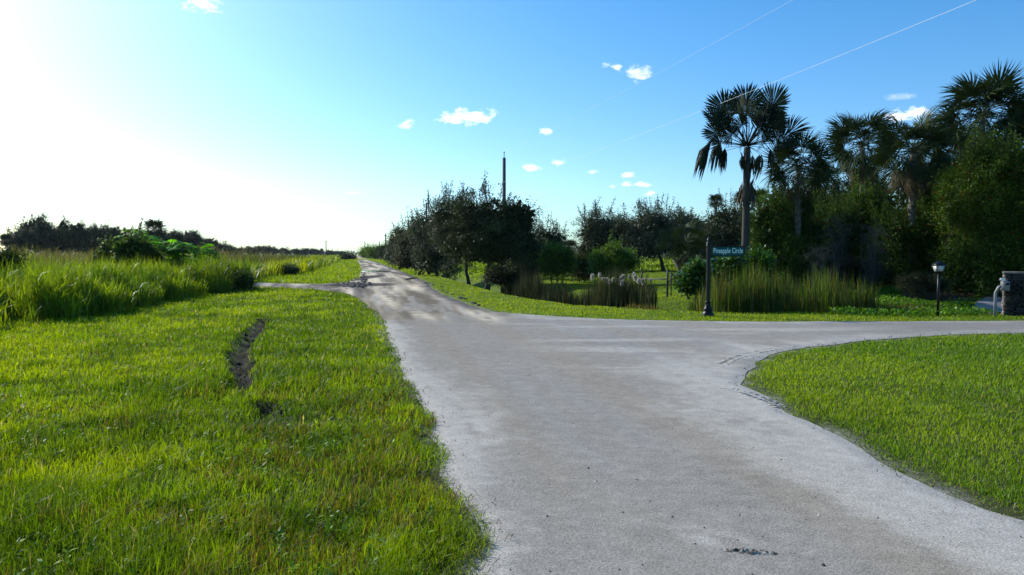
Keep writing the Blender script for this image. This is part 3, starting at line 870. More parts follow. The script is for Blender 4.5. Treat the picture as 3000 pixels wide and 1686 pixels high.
def gzf(x, y): return float(ground_z(np.array([x]), np.array([y]))[0])

OAK1, OAK2 = (.026, .040, .015), (.050, .074, .024)
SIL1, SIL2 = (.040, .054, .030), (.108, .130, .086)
PEP1, PEP2 = (.024, .056, .008), (.066, .128, .014)
BRT1, BRT2 = (.05, .11, .012), (.13, .23, .02)
SG1, SG2 = (.04, .10, .016), (.08, .18, .022)

def tree(name, px, Y, top, hw_px, bot_py, label, cat, c1, c2, mat, ncl, nleaf, leaf, clr, seed, trunk_px=None, r0=.12, hd=None, nb=8, shoots=0, group=None, c3=None, inner=.25, aspect=.5, limbs=26, ntr=1, skirt=False):
    """crown spanning rows top..bot_py, trunk standing at trunk_px"""
    X = (px - 1500) * Y / FPX; s = Y / FPX
    tx = X if trunk_px is None else (trunk_px - 1500) * Y / FPX
    z0 = gzf(tx, Y)
    zt = Q(px, top, Y).z - z0; zb = max(.0, Q(px, bot_py, Y).z - z0); hw = hw_px * s
    t = thing(name, (tx, Y, z0), label, cat, group)
    bl = [(b[0] + X - tx, b[1], b[2], b[3], b[4], b[5]) for b in lumpy(hw, hd or hw, zb, zt, nb, seed, skirt)]
    arrs, cc = crown_arrays(bl, ncl, nleaf, leaf, clr, c1, c2, seed, inner, shoots, c3, aspect)
    rs = np.random.default_rng(seed + 1)
    stems_ = list(STEMS)
    a = Acc()
    for ar in arrs: a.add(*ar)
    a.build('crown', mat, t)
    top_z = max(.5, zb + (zt - zb) * .55)
    tg = cc[rs.choice(len(cc), min(limbs, len(cc)), replace=False)] if limbs else []
    for j in range(ntr):
        sp = 0 if ntr == 1 else .25 * (j - (ntr - 1) / 2)
        ac = trunk_acc([(sp, 0, -.06), (sp * 1.5 + (X - tx) * .3, 0, top_z * .5), ((X - tx) * .8 + sp * 2.5, .1, top_z)], r0, r0 * .35, tg[j::ntr], seed + j, limb_r=r0 * .28)
        if j == 0:
            for st_ in stems_: ac.tube([((X - tx) * .8 + sp * 2.5, .1, top_z * .97), *st_], [.02, .012 + .0002 * Y, .008 + .00015 * Y, .004 + .0001 * Y], 3, cap=False)
        ac.build('trunk', M_BARK, t, smooth=True)
    return t

OG = 'oaks along the dirt road'
tree('oak_tree', 1452, 42, 536, 134, 818, 'large dark oak with a dense round crown in front of the nearest utility pole', 'tree', OAK1, OAK2, M_OAK, 380, 42, .13, .36, 301, trunk_px=1426, r0=.15, nb=10, shoots=14, group=OG, limbs=40)
tree('oak_tree', 1342, 44.5, 545, 92, 808, 'loose grey-green oak on a thin trunk with tall shoots, left of the dark round oak', 'tree', OAK1, SIL2, M_OAK, 250, 34, .12, .36, 302, trunk_px=1374, r0=.11, nb=9, shoots=18, group=OG, inner=.12, limbs=36)
tree('oak_tree', 1280, 58, 575, 82, 806, 'third oak back in the roadside row, with foliage down to the grass', 'tree', OAK1, SIL2, M_OAK, 240, 32, .15, .45, 303, r0=.12, nb=9, shoots=12, group=OG, inner=.15, skirt=True)
tree('oak_tree', 1228, 80, 622, 72, 800, 'fourth oak back in the roadside row, olive and bushy beside the mown verge', 'tree', (.045, .05, .02), (.085, .09, .035), M_OAK, 230, 28, .2, .6, 304, r0=.14, nb=9, shoots=12, group=OG, inner=.15, skirt=True)
tree('oak_tree', 1185, 108, 655, 45, 774, 'fifth oak back in the roadside row, low and grey-green', 'tree', OAK1, SIL2, M_OAK, 180, 24, .26, .75, 305, r0=.15, nb=8, shoots=10, group=OG, inner=.15, skirt=True)
tree('oak_tree', 1155, 140, 690, 22, 768, 'farthest small oak at the end of the roadside row', 'tree', OAK1, SIL2, M_OAK, 110, 22, .32, .8, 306, r0=.15, nb=7, shoots=6, group=OG, inner=.15, skirt=True)
tree('oak_tree', 1598, 58, 645, 58, 800, 'open-topped grey oak behind the right side of the dark round oak', 'tree', OAK1, SIL2, M_OAK, 170, 30, .14, .42, 307, r0=.12, nb=8, shoots=20, group=OG, inner=.12)
tree('oak_tree', 1560, 50, 690, 60, 815, 'low dark oak filling in behind the round oak and the ditch cattails', 'tree', OAK1, OAK2, M_OAK, 190, 30, .14, .42, 308, r0=.1, nb=8, group=OG, inner=.3)
SGp = 'silvery oaks beyond the ditch'
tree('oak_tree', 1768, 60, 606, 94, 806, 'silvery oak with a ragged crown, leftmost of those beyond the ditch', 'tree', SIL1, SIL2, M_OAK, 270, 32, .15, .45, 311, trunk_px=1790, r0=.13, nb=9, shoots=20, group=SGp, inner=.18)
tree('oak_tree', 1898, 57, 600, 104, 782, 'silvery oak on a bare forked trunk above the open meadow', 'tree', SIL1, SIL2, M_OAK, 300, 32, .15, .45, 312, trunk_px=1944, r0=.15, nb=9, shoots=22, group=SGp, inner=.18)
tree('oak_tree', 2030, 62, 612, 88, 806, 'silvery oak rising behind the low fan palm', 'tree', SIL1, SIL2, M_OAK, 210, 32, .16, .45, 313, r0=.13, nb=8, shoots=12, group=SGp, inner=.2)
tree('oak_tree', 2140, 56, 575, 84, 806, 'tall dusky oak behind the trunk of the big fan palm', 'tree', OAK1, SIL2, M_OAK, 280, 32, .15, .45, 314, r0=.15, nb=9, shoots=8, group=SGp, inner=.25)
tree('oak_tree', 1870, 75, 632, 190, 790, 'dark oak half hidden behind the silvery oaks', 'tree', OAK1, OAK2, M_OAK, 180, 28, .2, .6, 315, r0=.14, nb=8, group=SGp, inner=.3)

# shrubs near the ditch
tree('shrub', 1632, 42, 716, 52, 815, 'light green sea-myrtle shrub standing behind the dark ditch cattails', 'shrub', BRT1, BRT2, M_BRT, 150, 40, .13, .3, 321, r0=.04, nb=8, shoots=10, ntr=3, limbs=18)
tree('shrub', 1792, 40, 722, 64, 815, 'bright green dense shrub in front of the leftmost silvery oak', 'shrub', BRT1, BRT2, M_BRT, 190, 42, .12, .32, 322, r0=.05, nb=9, shoots=12, ntr=3, limbs=18)
tree('shrub', 1705, 44, 752, 45, 820, 'low dark tangled shrub between the two bright green shrubs', 'shrub', (.03, .05, .014), (.07, .075, .03), M_LEAF, 110, 36, .12, .3, 323, r0=.04, nb=7, shoots=8, ntr=2, limbs=14)
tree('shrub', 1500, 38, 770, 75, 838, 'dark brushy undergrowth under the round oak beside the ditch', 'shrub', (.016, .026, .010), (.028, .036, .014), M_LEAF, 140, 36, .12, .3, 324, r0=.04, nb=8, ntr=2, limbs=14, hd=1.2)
SGr = 'sea grape shrubs behind the sign'
tree('sea_grape', 2040, 27.5, 768, 44, 852, 'low glossy round-leaved shrub just left of the sign post', 'shrub', SG1, SG2, M_GLOSS, 90, 30, .15, .22, 331, r0=.035, nb=7, ntr=3, limbs=14, aspect=.85, group=SGr, inner=.2, skirt=True)
tree('sea_grape', 2128, 28.5, 748, 66, 850, 'broad glossy shrub directly beneath the green sign panel', 'shrub', SG1, SG2, M_GLOSS, 130, 30, .15, .24, 332, r0=.035, nb=8, ntr=3, limbs=16, aspect=.85, group=SGr, inner=.2, skirt=True)
tree('sea_grape', 2215, 28, 728, 42, 850, 'tall glossy shrub at the foot of the big fan palm', 'shrub', SG1, SG2, M_GLOSS, 100, 30, .15, .24, 333, r0=.035, nb=7, ntr=3, limbs=14, aspect=.85, group=SGr, inner=.2, skirt=True)

PG = 'pepper trees in the right grove'
RED = (.20, .035, .012)
def pepper(px, Y, top, hw, bot, label, seed, ncl, nb=9, leaf=.092, clr=.40, c=(PEP1, PEP2), nleaf=62):
    return tree('pepper_tree', px, Y, top, hw, bot, label, 'tree', c[0], c[1], M_LEAF, int(ncl * .62), nleaf, leaf, clr, seed, r0=.09, nb=nb, shoots=34, group=PG, c3=RED, inner=.22, aspect=.55, ntr=2, limbs=24, skirt=True)
pepper(2298, 31, 550, 108, 835, 'pepper tree with reddish leaf tips just right of the big fan palm trunk', 341, 480, nb=14)
pepper(2428, 33, 590, 90, 830, 'dark leafy pepper tree below the second cabbage palm, beside grey dead twigs', 342, 320)
pepper(2520, 34, 530, 78, 760, 'high pepper tree crown between two cabbage palms', 343, 260)
pepper(2632, 31.3, 610, 112, 850, 'bushy pepper tree around the slim palm trunk left of the lamp post', 344, 500, nb=14)
pepper(2775, 31, 480, 98, 848, 'upright pepper tree rising behind the lamp lantern', 345, 450, nb=14)
pepper(2905, 28, 362, 132, 850, 'tallest bright pepper tree towering over the stone pier', 346, 900, nb=22, c=((.030, .066, .008), (.085, .150, .016)))
pepper(3050, 27, 385, 140, 830, 'huge pepper tree at the right edge, above the stone pier', 347, 700, nb=18, c=((.030, .066, .008), (.085, .150, .016)))
pepper(2330, 40, 530, 110, 800, 'shaded pepper tree at the back below the lowest cabbage palm', 348, 240, leaf=.12, clr=.42)
pepper(2470, 41, 495, 110, 800, 'shaded pepper tree at the back left of the grove centre', 349, 260, leaf=.12, clr=.42)
pepper(2610, 42, 480, 120, 800, 'shaded pepper tree at the back of the grove centre', 353, 260, leaf=.12, clr=.42)
pepper(2750, 42, 455, 120, 800, 'shaded pepper tree at the back below the tallest palms', 350, 260, leaf=.12, clr=.42)
pepper(2930, 40, 430, 140, 800, 'shaded pepper tree at the back right of the grove', 351, 260, leaf=.12, clr=.42)
pepper(3210, 30, 430, 120, 830, 'pepper tree beyond the stone pier at the far right', 352, 260, leaf=.12, clr=.4)
tree('shrub', 2700, 27, 798, 72, 868, 'dark olive low shrub on the mulch bed left of the lamp post', 'shrub', (.035, .045, .022), (.06, .065, .03), M_LEAF, 120, 44, .05, .2, 361, r0=.02, nb=7, ntr=3, limbs=30, hd=.7, inner=.3)
tree('shrub', 2842, 29, 740, 40, 850, 'narrow bright vine-covered shrub between lamp post and stone pier', 'shrub', PEP1, BRT2, M_LEAF, 90, 36, .085, .24, 362, r0=.03, nb=6, ntr=2, limbs=14)
tree('shrub', 2500, 30.5, 755, 80, 835, 'dark low brush at the back of the mulch bed', 'shrub', (.02, .03, .012), (.04, .045, .02), M_LEAF, 130, 34, .09, .28, 363, r0=.03, nb=7, ntr=2, limbs=24, hd=.9)

# bare grey shrubs
def dead_shrub(px, Y, top, hw, label, seed, n=120):
    X = (px - 1500) * Y / FPX; z0 = gzf(X, Y); h = Q(px, top, Y).z - z0; w = hw * Y / FPX
    t = thing('dead_shrub', (X, Y, z0), label, 'shrub', 'leafless grey shrubs in the grove')
    r = np.random.default_rng(seed); a = Acc()
    for k in range(5):
        a.tube([(r.normal(0, .05), r.normal(0, .05), -.03), (r.normal(0, w * .25), r.normal(0, w * .2), h * .45), (r.normal(0, w * .5), r.normal(0, w * .3), h * .8)], [.022, .015, .006], 5)
    a.build('stems', M_TWIG, t)
    a = Acc()
    for k in range(n):
        f = r.uniform(.15, .9); p0 = np.array([r.normal(0, w * .35 * f), r.normal(0, w * .3 * f), h * f])
        d = unit(np.array([r.normal(0, 1), r.normal(0, .8), r.uniform(.0, 1.0)])); L = r.uniform(.25, .7)
        pts = [p0]
        for s in range(4):
            d = unit(d + r.normal(0, .25, 3) + np.array([0, 0, -.16 * s])); pts.append(pts[-1] + d * L / 4)
        a.tube(pts, [.006, .005, .004, .003, .002], 3, cap=False)
        for j in range(4):
            b = pts[1 + j % 4]; dd = unit(d + r.normal(0, .7, 3)); l2 = r.uniform(.1, .3)
            a.tube([b, b + dd * l2 * .5, b + dd * l2 + np.array([0, 0, -.04])], [.003, .0025, .0015], 3, cap=False)
    a.build('twigs', M_TWIG, t)
dead_shrub(2450, 29.5, 610, 46, 'pale leafless thicket hanging left of the slim palm trunk', 371, 170)
dead_shrub(2560, 29.0, 640, 46, 'grey leafless shrub right beside the slim palm trunk', 372, 170)
dead_shrub(2400, 29.0, 715, 45, 'low grey leafless shrub behind the right end of the cattails', 373, 130)

# ------------------------------------------------------------------ palms
def frond_arrays(r, L, Rr, n, spread, fold, droop, col, pc=(.09, .10, .05), pr=.018, curve=.12, hang=0.0, fuse=.5):
    a = Acc(); t = np.linspace(0, 1, 5)
    pts = np.stack([L * t, 0 * t, -curve * L * t ** 2], 1)
    a.tube(pts, np.linspace(pr, pr * .55, 5), 4, pc, cap=False)
    hub = pts[-1]; th = np.linspace(-spread, spread, n) + r.normal(0, .02, n); dth = 2 * spread / n
    ln = Rr * (.72 + .28 * np.cos(th * .55)) * r.uniform(.9, 1.06, n)
    dr_ = droop * r.uniform(.6, 1.5, n)
    d = np.stack([np.cos(th), np.sin(th), fold * np.abs(np.sin(th))], 1)
    s = np.stack([-np.sin(th), np.cos(th), np.zeros(n)], 1)
    def at(f, wf):
        c = hub + d * (ln * (f if not hang else hang * min(1, f * 1.6)))[:, None]; c[:, 2] -= dr_ * ln * f ** (2.2 if not hang else 1.25)
        return c - s * (ln * wf * dth)[:, None], c + s * (ln * wf * dth)[:, None]
    l1, r1 = at(fuse, fuse * .5); l2, r2 = at(fuse * .45 + .55, fuse * .28); tp, _ = at(1.0, 0)
    h = np.tile(hub, (n, 1))
    V = np.stack([h, l1, r1, r2, l2, tp], 1).reshape(-1, 3); k = np.arange(n) * 6
    cc = np.repeat(np.tile(np.array(col), (n, 1)) * r.lognormal(0, .12, n)[:, None], 6, axis=0)
    a.add(V, np.stack([k + 1, k + 2, k + 3, k + 4], 1), np.vstack([np.stack([k, k + 2, k + 1], 1), np.stack([k + 4, k + 3, k + 5], 1)]), cc)
    return a

def frond_mesh(name, mat, **kw):
    a = frond_arrays(**kw); o = a.build(name, mat); me = o.data; bpy.data.objects.remove(o); return me

rp = np.random.default_rng(77)
GREENP = (.030, .050, .016)
FAN_UP = [frond_mesh('fan_frond', M_PALM, r=rp, L=1.0, Rr=.56, n=32, spread=2.15, fold=.25, droop=.05, fuse=.68, pc=(.035, .04, .025), col=(.016, .029, .017)) for k in range(2)]
FAN_SIDE = [frond_mesh('fan_frond', M_PALM, r=rp, L=1.0, Rr=.52, n=26, spread=1.7, fold=.3, droop=.3, fuse=.62, pc=(.035, .04, .025), col=(.016, .029, .017)) for k in range(2)]
FAN_DOWN = [frond_mesh('fan_frond', M_PALM, r=rp, L=1.0, Rr=1.0, n=26, spread=1.5, fold=0, droop=1.0, fuse=.6, pc=(.035, .04, .025), col=(.015, .024, .014), hang=.26) for k in range(2)]
CAB = [frond_mesh('cabbage_frond', M_PALM, r=rp, L=.95, Rr=.95, n=30, spread=1.75, fold=.35, droop=.35 + .15 * k, col=GREENP, curve=.2) for k in range(3)]
CAB_OLD = [frond_mesh('cabbage_frond', M_PALM, r=rp, L=.85, Rr=.95, n=24, spread=1.2, fold=.2, droop=.9, col=(.085, .07, .036), curve=.3) for k in range(2)]

def put_frond(me, parent, loc, az, el, roll=0.0, sc=1.0, name='frond'):
    o = bpy.data.objects.new(name, me); COL.objects.link(o); o.parent = parent
    xa = Vector((math.cos(az) * math.cos(el), math.sin(az) * math.cos(el), math.sin(el)))
    up = Vector((0, 0, 1)) if abs(xa.z) < .97 else Vector((-math.cos(az), -math.sin(az), 0))
    ya = up.cross(xa).normalized(); za = xa.cross(ya)
    M = Matrix((xa, ya, za)).transposed().to_4x4() @ Matrix.Rotation(roll, 4, 'X')
    o.matrix_local = Matrix.Translation(loc) @ M @ (Matrix.Diagonal((*sc, 1)) if isinstance(sc, tuple) else Matrix.Scale(sc, 4))
    return o

def palm_trunk(h, r0, r1, lean=(0, 0), seed=0, boots=0):
    a = Acc(); r = np.random.default_rng(seed); n = 40
    t = np.linspace(0, 1, n)
    pts = np.stack([lean[0] * t ** 1.5, lean[1] * t ** 1.5, h * t - .05], 1)
    rr = (r0 + (r1 - r0) * t) * (1 + .05 * np.sin(t * h * 42) + r.normal(0, .015, n)); rr[0] *= 1.35; rr[1] *= 1.12
    a.tube(pts, rr, 12)
    for k in range(boots):
        f = r.uniform(.55, 1.0); az = r.uniform(0, 6.28); p = np.array([lean[0] * f ** 1.5, lean[1] * f ** 1.5, h * f]); rad = r0 + (r1 - r0) * f
        o = np.array([math.cos(az), math.sin(az), 0])
        a.tube([p + o * rad * .8, p + o * (rad + .06) + np.array([0, 0, .12]), p + o * (rad + .12) + np.array([0, 0, .26])], [.035, .03, .018], 4)
    return a

# the big fan palm
YF = 30.0; xf = (2183 - 1500) * YF / FPX; zf0 = gzf(xf, YF); hz = Q(2183, 428, YF).z - zf0
fp = thing('fan_palm', (xf, YF, zf0), 'tall lone fan palm with large round blue-green fans and hanging dead fronds', 'palm')
palm_trunk(hz, .16, .125, (.02, 0), 5, boots=14).build('trunk', M_BARK, fp, smooth=True)
heart = Vector((.02, 0, hz))
PXM = YF / FPX
def fan_to(dx_px, dz_px, dy, kind, sc=1.0, roll=0.0, pet=None):
    """frond whose hub sits dx, dz photo pixels from the heart and dy metres away in depth"""
    v = Vector((dx_px * PXM, dy, dz_px * PXM)); az = math.atan2(v.y, v.x); el = math.asin(v.z / v.length)
    me = kind[int(rng.integers(len(kind)))]
    return put_frond(me, fp, heart, az, el, roll + math.radians(68) * (1 if rng.random() < .5 else -1), sc * .96 * v.length / me_len[me.name])
me_len = {}
for k in FAN_UP: me_len[k.name] = 1.0
for k in FAN_SIDE: me_len[k.name] = 1.0
for k in FAN_DOWN: me_len[k.name] = 1.0
for dx, dz, dy, kd, rl in [(-6,128,.1,FAN_UP,0),(60,118,-.2,FAN_UP,.2),(-60,114,.2,FAN_UP,-.2),(-87,78,-.2,FAN_UP,.2),(-84,44,.2,FAN_UP,-.1),(-64,28,-.5,FAN_UP,.3),(-26,76,-.7,FAN_UP,.1),(20,78,-.6,FAN_UP,-.2),(72,88,.2,FAN_UP,.1),(70,52,-.3,FAN_UP,-.2),
        (-30,104,.6,FAN_UP,.1),(30,100,.6,FAN_UP,.2),(-50,74,.7,FAN_UP,.2),(46,60,.8,FAN_UP,-.2),(0,50,-1.0,FAN_UP,.4),(40,84,-.5,FAN_UP,0),(-44,52,-.8,FAN_UP,0),(-20,44,-1.1,FAN_UP,.3),(24,40,-1.1,FAN_UP,-.3),(-8,100,-.4,FAN_UP,.2),(-70,60,-.4,FAN_UP,0),(58,70,-.4,FAN_UP,0),(-42,6,-.9,FAN_SIDE,.2),(70,8,-.6,FAN_SIDE,-.2),
        (122,46,.1,FAN_SIDE,.15),(98,24,-.3,FAN_SIDE,-.1),(52,24,.7,FAN_SIDE,.1),(44,22,-.8,FAN_SIDE,0),(-60,16,.7,FAN_SIDE,.2),(-30,14,-.9,FAN_SIDE,0)]:
    fan_to(dx, dz, dy, kd, 1.0, rl)
for dx, dz, dy, sc in [(-104,16,.05,1.25),(-86,6,-.35,.95),(-68,-8,-.2,.72),(-58,-12,.4,.7),(-26,-34,-.4,.5),(46,-20,.15,.8),(56,-14,-.4,.7),(24,-30,-.5,.5),(96,18,.3,.7),(30,-20,.6,.7)]:
    v = Vector((dx * PXM, dy, dz * PXM)); me = FAN_DOWN[int(rng.integers(2))]
    o = put_frond(me, fp, heart, math.atan2(v.y, v.x), math.asin(v.z / v.length) + .1, 0, (v.length, sc, sc), name='hanging_frond')
a = Acc(); rsk = np.random.default_rng(3)       # dead skirt clasping the trunk
for k in range(70):
    az = rsk.uniform(0, 6.28); zz = Q(2183, 555, YF).z - zf0 + rsk.uniform(-.05, .35); o = np.array([math.cos(az), math.sin(az), 0])
    p0 = o * .14 + np.array([.01, 0, zz]); L = rsk.uniform(.5, .95)
    a.add(*leafs(np.array([p0]), np.array([o * rsk.uniform(.15, .42) + np.array([0, 0, -1.0])]), np.array([o]), np.array([L]), np.array([rsk.uniform(.06, .13)]), np.array([[.085, .07, .05]]) * rsk.lognormal(0, .2)))
a.build('dead_skirt', M_PALM, fp)

def cabbage(px, Y, hy, rad_px, label, seed, nfr=50, trunk_r=.13, lean=0.0, ground_px=None, old=7):
    X = (px - 1500) * Y / FPX; z0 = gzf(X, Y); h = Q(px, hy, Y).z - z0
    t = thing('cabbage_palm', (X - lean, Y, z0), label, 'palm', 'cabbage palms in the right grove')
    r = np.random.default_rng(seed)
    palm_trunk(h, trunk_r, trunk_r * .85, (lean, 0), seed, boots=18).build('trunk', M_PBARK, t, smooth=True)
    sc = rad_px * Y / FPX / 1.6
    for k in range(nfr):
        f = (k + .5) / nfr; az = k * 2.39996 + r.normal(0, .2); el = math.asin(max(-.6, min(.99, .98 - 1.45 * f))) + r.normal(0, .08)
        put_frond(CAB[int(r.integers(3))], t, Vector((lean, 0, h)) + Vector((0, 0, .15 * (1 - f))), az, el, r.normal(0, .75), sc * r.uniform(.85, 1.1))
    for k in range(old):
        put_frond(CAB_OLD[int(r.integers(2))], t, Vector((lean, 0, h - .12)), r.uniform(0, 6.28), -.75 + r.normal(0, .2), r.normal(0, .3), sc * r.uniform(.8, 1.0), name='dead_frond')
    return t
cabbage(2335, 30.35, 500, 92, 'shortest cabbage palm, right next to the big fan palm, with a slim pale trunk', 401)
cabbage(2520, 36, 432, 100, 'cabbage palm left of the small white cloud', 402)
cabbage(2668, 30.5, 448, 108, 'cabbage palm with hanging straw fronds on a slim trunk under the white cloud', 403, old=14)
cabbage(2868, 34, 345, 128, 'tallest cabbage palm, high above the pepper trees at top right', 404, nfr=56)
cabbage(2752, 38, 470, 95, 'shaded cabbage palm between the straw-fronded palm and the tallest palm', 405)
cabbage(3010, 34, 440, 90, 'cabbage palm half out of view at the right edge', 406)
cabbage(2440, 40, 545, 85, 'low shaded cabbage palm at the back between the two left cabbage palms', 407, nfr=36)
# low fan palm clump behind the sign
t = thing('low_fan_palm', ((2012 - 1500) * 40 / FPX, 40, gzf(8.9, 40)), 'low bushy fan palm clump in front of the silvery oaks, left of the sign', 'palm')
r = np.random.default_rng(9); a = Acc()
for k in range(4): a.tube([(r.normal(0, .1), r.normal(0, .1), -.05), (r.normal(0, .3), r.normal(0, .2), 1.1)], [.1, .08], 8)
a.build('trunk', M_PBARK, t)
for k in range(64):
    base = Vector((r.normal(0, .42), r.normal(0, .3), r.uniform(.4, 2.35)))
    put_frond(CAB[k % 3], t, base, r.uniform(0, 6.28), r.uniform(-.35, 1.2), r.normal(0, .7), r.uniform(.5, .72))
def far_palm(px, Y, hy, rad_px, label, seed, group):
    X = (px - 1500) * Y / FPX; h = Q(px, hy, Y).z
    t = thing('cabbage_palm', (X, Y, 0), label, 'palm', group)
    r = np.random.default_rng(seed); s = rad_px * Y / FPX / 1.75
    palm_trunk(h, .15, .13, seed=seed).build('trunk', M_PBARK, t)
    a = Acc()
    for k in range(44):
        f = (k + .5) / 44; az = k * 2.4; el = math.asin(.98 - 1.6 * f)
        fa = frond_arrays(r, .85 * s, 1.05 * s, 12, 1.9, .3, .4, GREENP)
        xa = Vector((math.cos(az) * math.cos(el), math.sin(az) * math.cos(el), math.sin(el))); ya = Vector((0, 0, 1)).cross(xa).normalized(); za = xa.cross(ya)
        Mx = np.array([xa, ya, za]).T
        for V, C, n0 in zip(fa.V, fa.C, range(2)):
            V2 = V @ Mx.T + np.array([0, 0, h])
            if n0 == 0: a.add(V2, fa.Qd[0], None, C)
            else: a.add(V2, fa.Qd[1] - len(fa.V[0]), np.vstack(fa.T) - len(fa.V[0]), C)
    a.build('crown', M_PALM, t)
FPg = 'distant cabbage palms'
far_palm(2095, 66, 590, 28, 'round-headed cabbage palm poking out behind the dusky oak, left of the big palm trunk', 411, FPg)
far_palm(2168, 68, 580, 24, 'small palm crown seen just left of the big fan palm trunk', 412, FPg)
far_palm(2222, 64, 578, 32, 'cabbage palm crown seen just right of the big fan palm trunk', 413, FPg)
far_palm(1668, 70, 725, 30, 'low round cabbage palm between the dark oaks and the silvery oaks', 414, FPg)
far_palm(455, 120, 672, 38, 'round-headed cabbage palm standing above the far trees on the left', 415, FPg)
far_palm(22, 120, 705, 26, 'drooping cabbage palm at the left end of the far trees', 416, FPg)
far_palm(943, 420, 733, 6, 'tiny cabbage palm on the far horizon left of the road', 417, FPg)

# ------------------------------------------------------------------ far left trees
def far_tree_mesh(seed, c1, c2, ncl=150, nleaf=26):
    bl = lumpy(1.0, 1.0, .08, 2.0, 9, seed)
    arrs, cc = crown_arrays(bl, ncl, nleaf, .085, .2, c1, c2, seed, .3, 14)
    a = Acc()
    for ar in arrs: a.add(*ar)
    o = a.build('crown', M_OAK); me = o.data; bpy.data.objects.remove(o)
    tk = trunk_acc([(0, 0, -.03), (.02, 0, .5), (0, 0, 1.2)], .06, .025, cc[:14], seed, .014, sides=6)
    o = tk.build('trunk', M_BARK); mt = o.data; bpy.data.objects.remove(o)
    return me, mt
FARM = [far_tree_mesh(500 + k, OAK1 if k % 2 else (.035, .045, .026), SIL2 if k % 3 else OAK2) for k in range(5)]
def far_tree(px, Y, top, hw, label, k, group, rz=0.0):
    X = (px - 1500) * Y / FPX; h = Q(px, top, Y).z; w = hw * Y / FPX
    t = thing('oak_tree', (X, Y, 0), label, 'tree', group, rz)
    for nm, me in zip(('crown', 'trunk'), FARM[k % 5]):
        o = bpy.data.objects.new(nm, me); COL.objects.link(o); o.parent = t
    t.scale = (w * 1.06, w * 1.06, h / 1.84)
    return t
LG = 'oaks beyond the left field'
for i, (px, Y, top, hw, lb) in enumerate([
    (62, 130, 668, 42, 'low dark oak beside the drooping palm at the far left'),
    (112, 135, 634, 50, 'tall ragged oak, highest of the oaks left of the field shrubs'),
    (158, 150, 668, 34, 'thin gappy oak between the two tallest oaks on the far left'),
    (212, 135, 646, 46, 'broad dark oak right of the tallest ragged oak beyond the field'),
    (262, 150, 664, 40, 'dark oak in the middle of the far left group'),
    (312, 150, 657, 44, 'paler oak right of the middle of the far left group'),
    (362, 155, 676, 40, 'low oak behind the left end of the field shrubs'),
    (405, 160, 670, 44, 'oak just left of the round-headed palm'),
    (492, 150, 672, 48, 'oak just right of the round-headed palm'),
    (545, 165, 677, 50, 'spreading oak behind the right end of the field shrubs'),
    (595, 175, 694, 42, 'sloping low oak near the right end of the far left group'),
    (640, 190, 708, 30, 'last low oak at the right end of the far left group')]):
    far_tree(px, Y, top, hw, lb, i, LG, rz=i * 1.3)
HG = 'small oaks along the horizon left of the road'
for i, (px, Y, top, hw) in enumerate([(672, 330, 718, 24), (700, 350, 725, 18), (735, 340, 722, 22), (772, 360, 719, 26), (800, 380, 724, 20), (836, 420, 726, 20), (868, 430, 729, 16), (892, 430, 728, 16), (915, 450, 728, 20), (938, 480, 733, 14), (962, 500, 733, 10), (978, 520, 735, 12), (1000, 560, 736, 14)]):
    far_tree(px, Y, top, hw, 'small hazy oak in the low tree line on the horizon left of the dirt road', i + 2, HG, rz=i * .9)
BG = 'bushes where the road meets the horizon'
def far_bush(px, Y, top, hw, c1, c2, label, seed):
    tree('roadside_bush', px, Y, top, hw, 760, label, 'bush', c1, c2, M_LEAF, 130, 26, .0018 * Y, .006 * Y, seed, r0=.1, nb=7, group=BG, limbs=8, hd=hw * Y / FPX)
far_bush(1106, 215, 722, 30, BRT1, BRT2, 'bright green rounded bush at the far end of the roadside oaks', 421)
far_bush(1134, 190, 720, 20, OAK1, OAK2, 'dark green rounded bush between the bright bush and the roadside oaks', 422)
far_bush(1078, 300, 731, 20, BRT1, BRT2, 'small light green bush nearest the vanishing point of the road', 423)
far_bush(1018, 215, 751, 17, OAK1, OAK2, 'low dark bush on the left of the dirt road near the horizon', 424)
# a last line of hazy wood at the end of the road
r = np.random.default_rng(8); a = Acc()
n = 9000; xx_ = r.uniform(-1500, 600, n); hh_ = (2 + 7 * fbm(xx_ * .012, xx_ * 0, 120, 4)) * r.random(n) ** .7
C = np.stack([xx_, 1500 + r.normal(0, 25, n), hh_], 1)
a.add(*leafs(C, r.normal(0, 1, (n, 3)), r.normal(0, 1, (n, 3)), r.uniform(2, 4, n), r.uniform(1.5, 3, n), np.tile(np.array([.06, .08, .06]), (n, 1))))
tag(a.build('distant_wood', M_OAK), 'blue hazy wood along the horizon behind the end of the road', 'wood', kind='stuff')

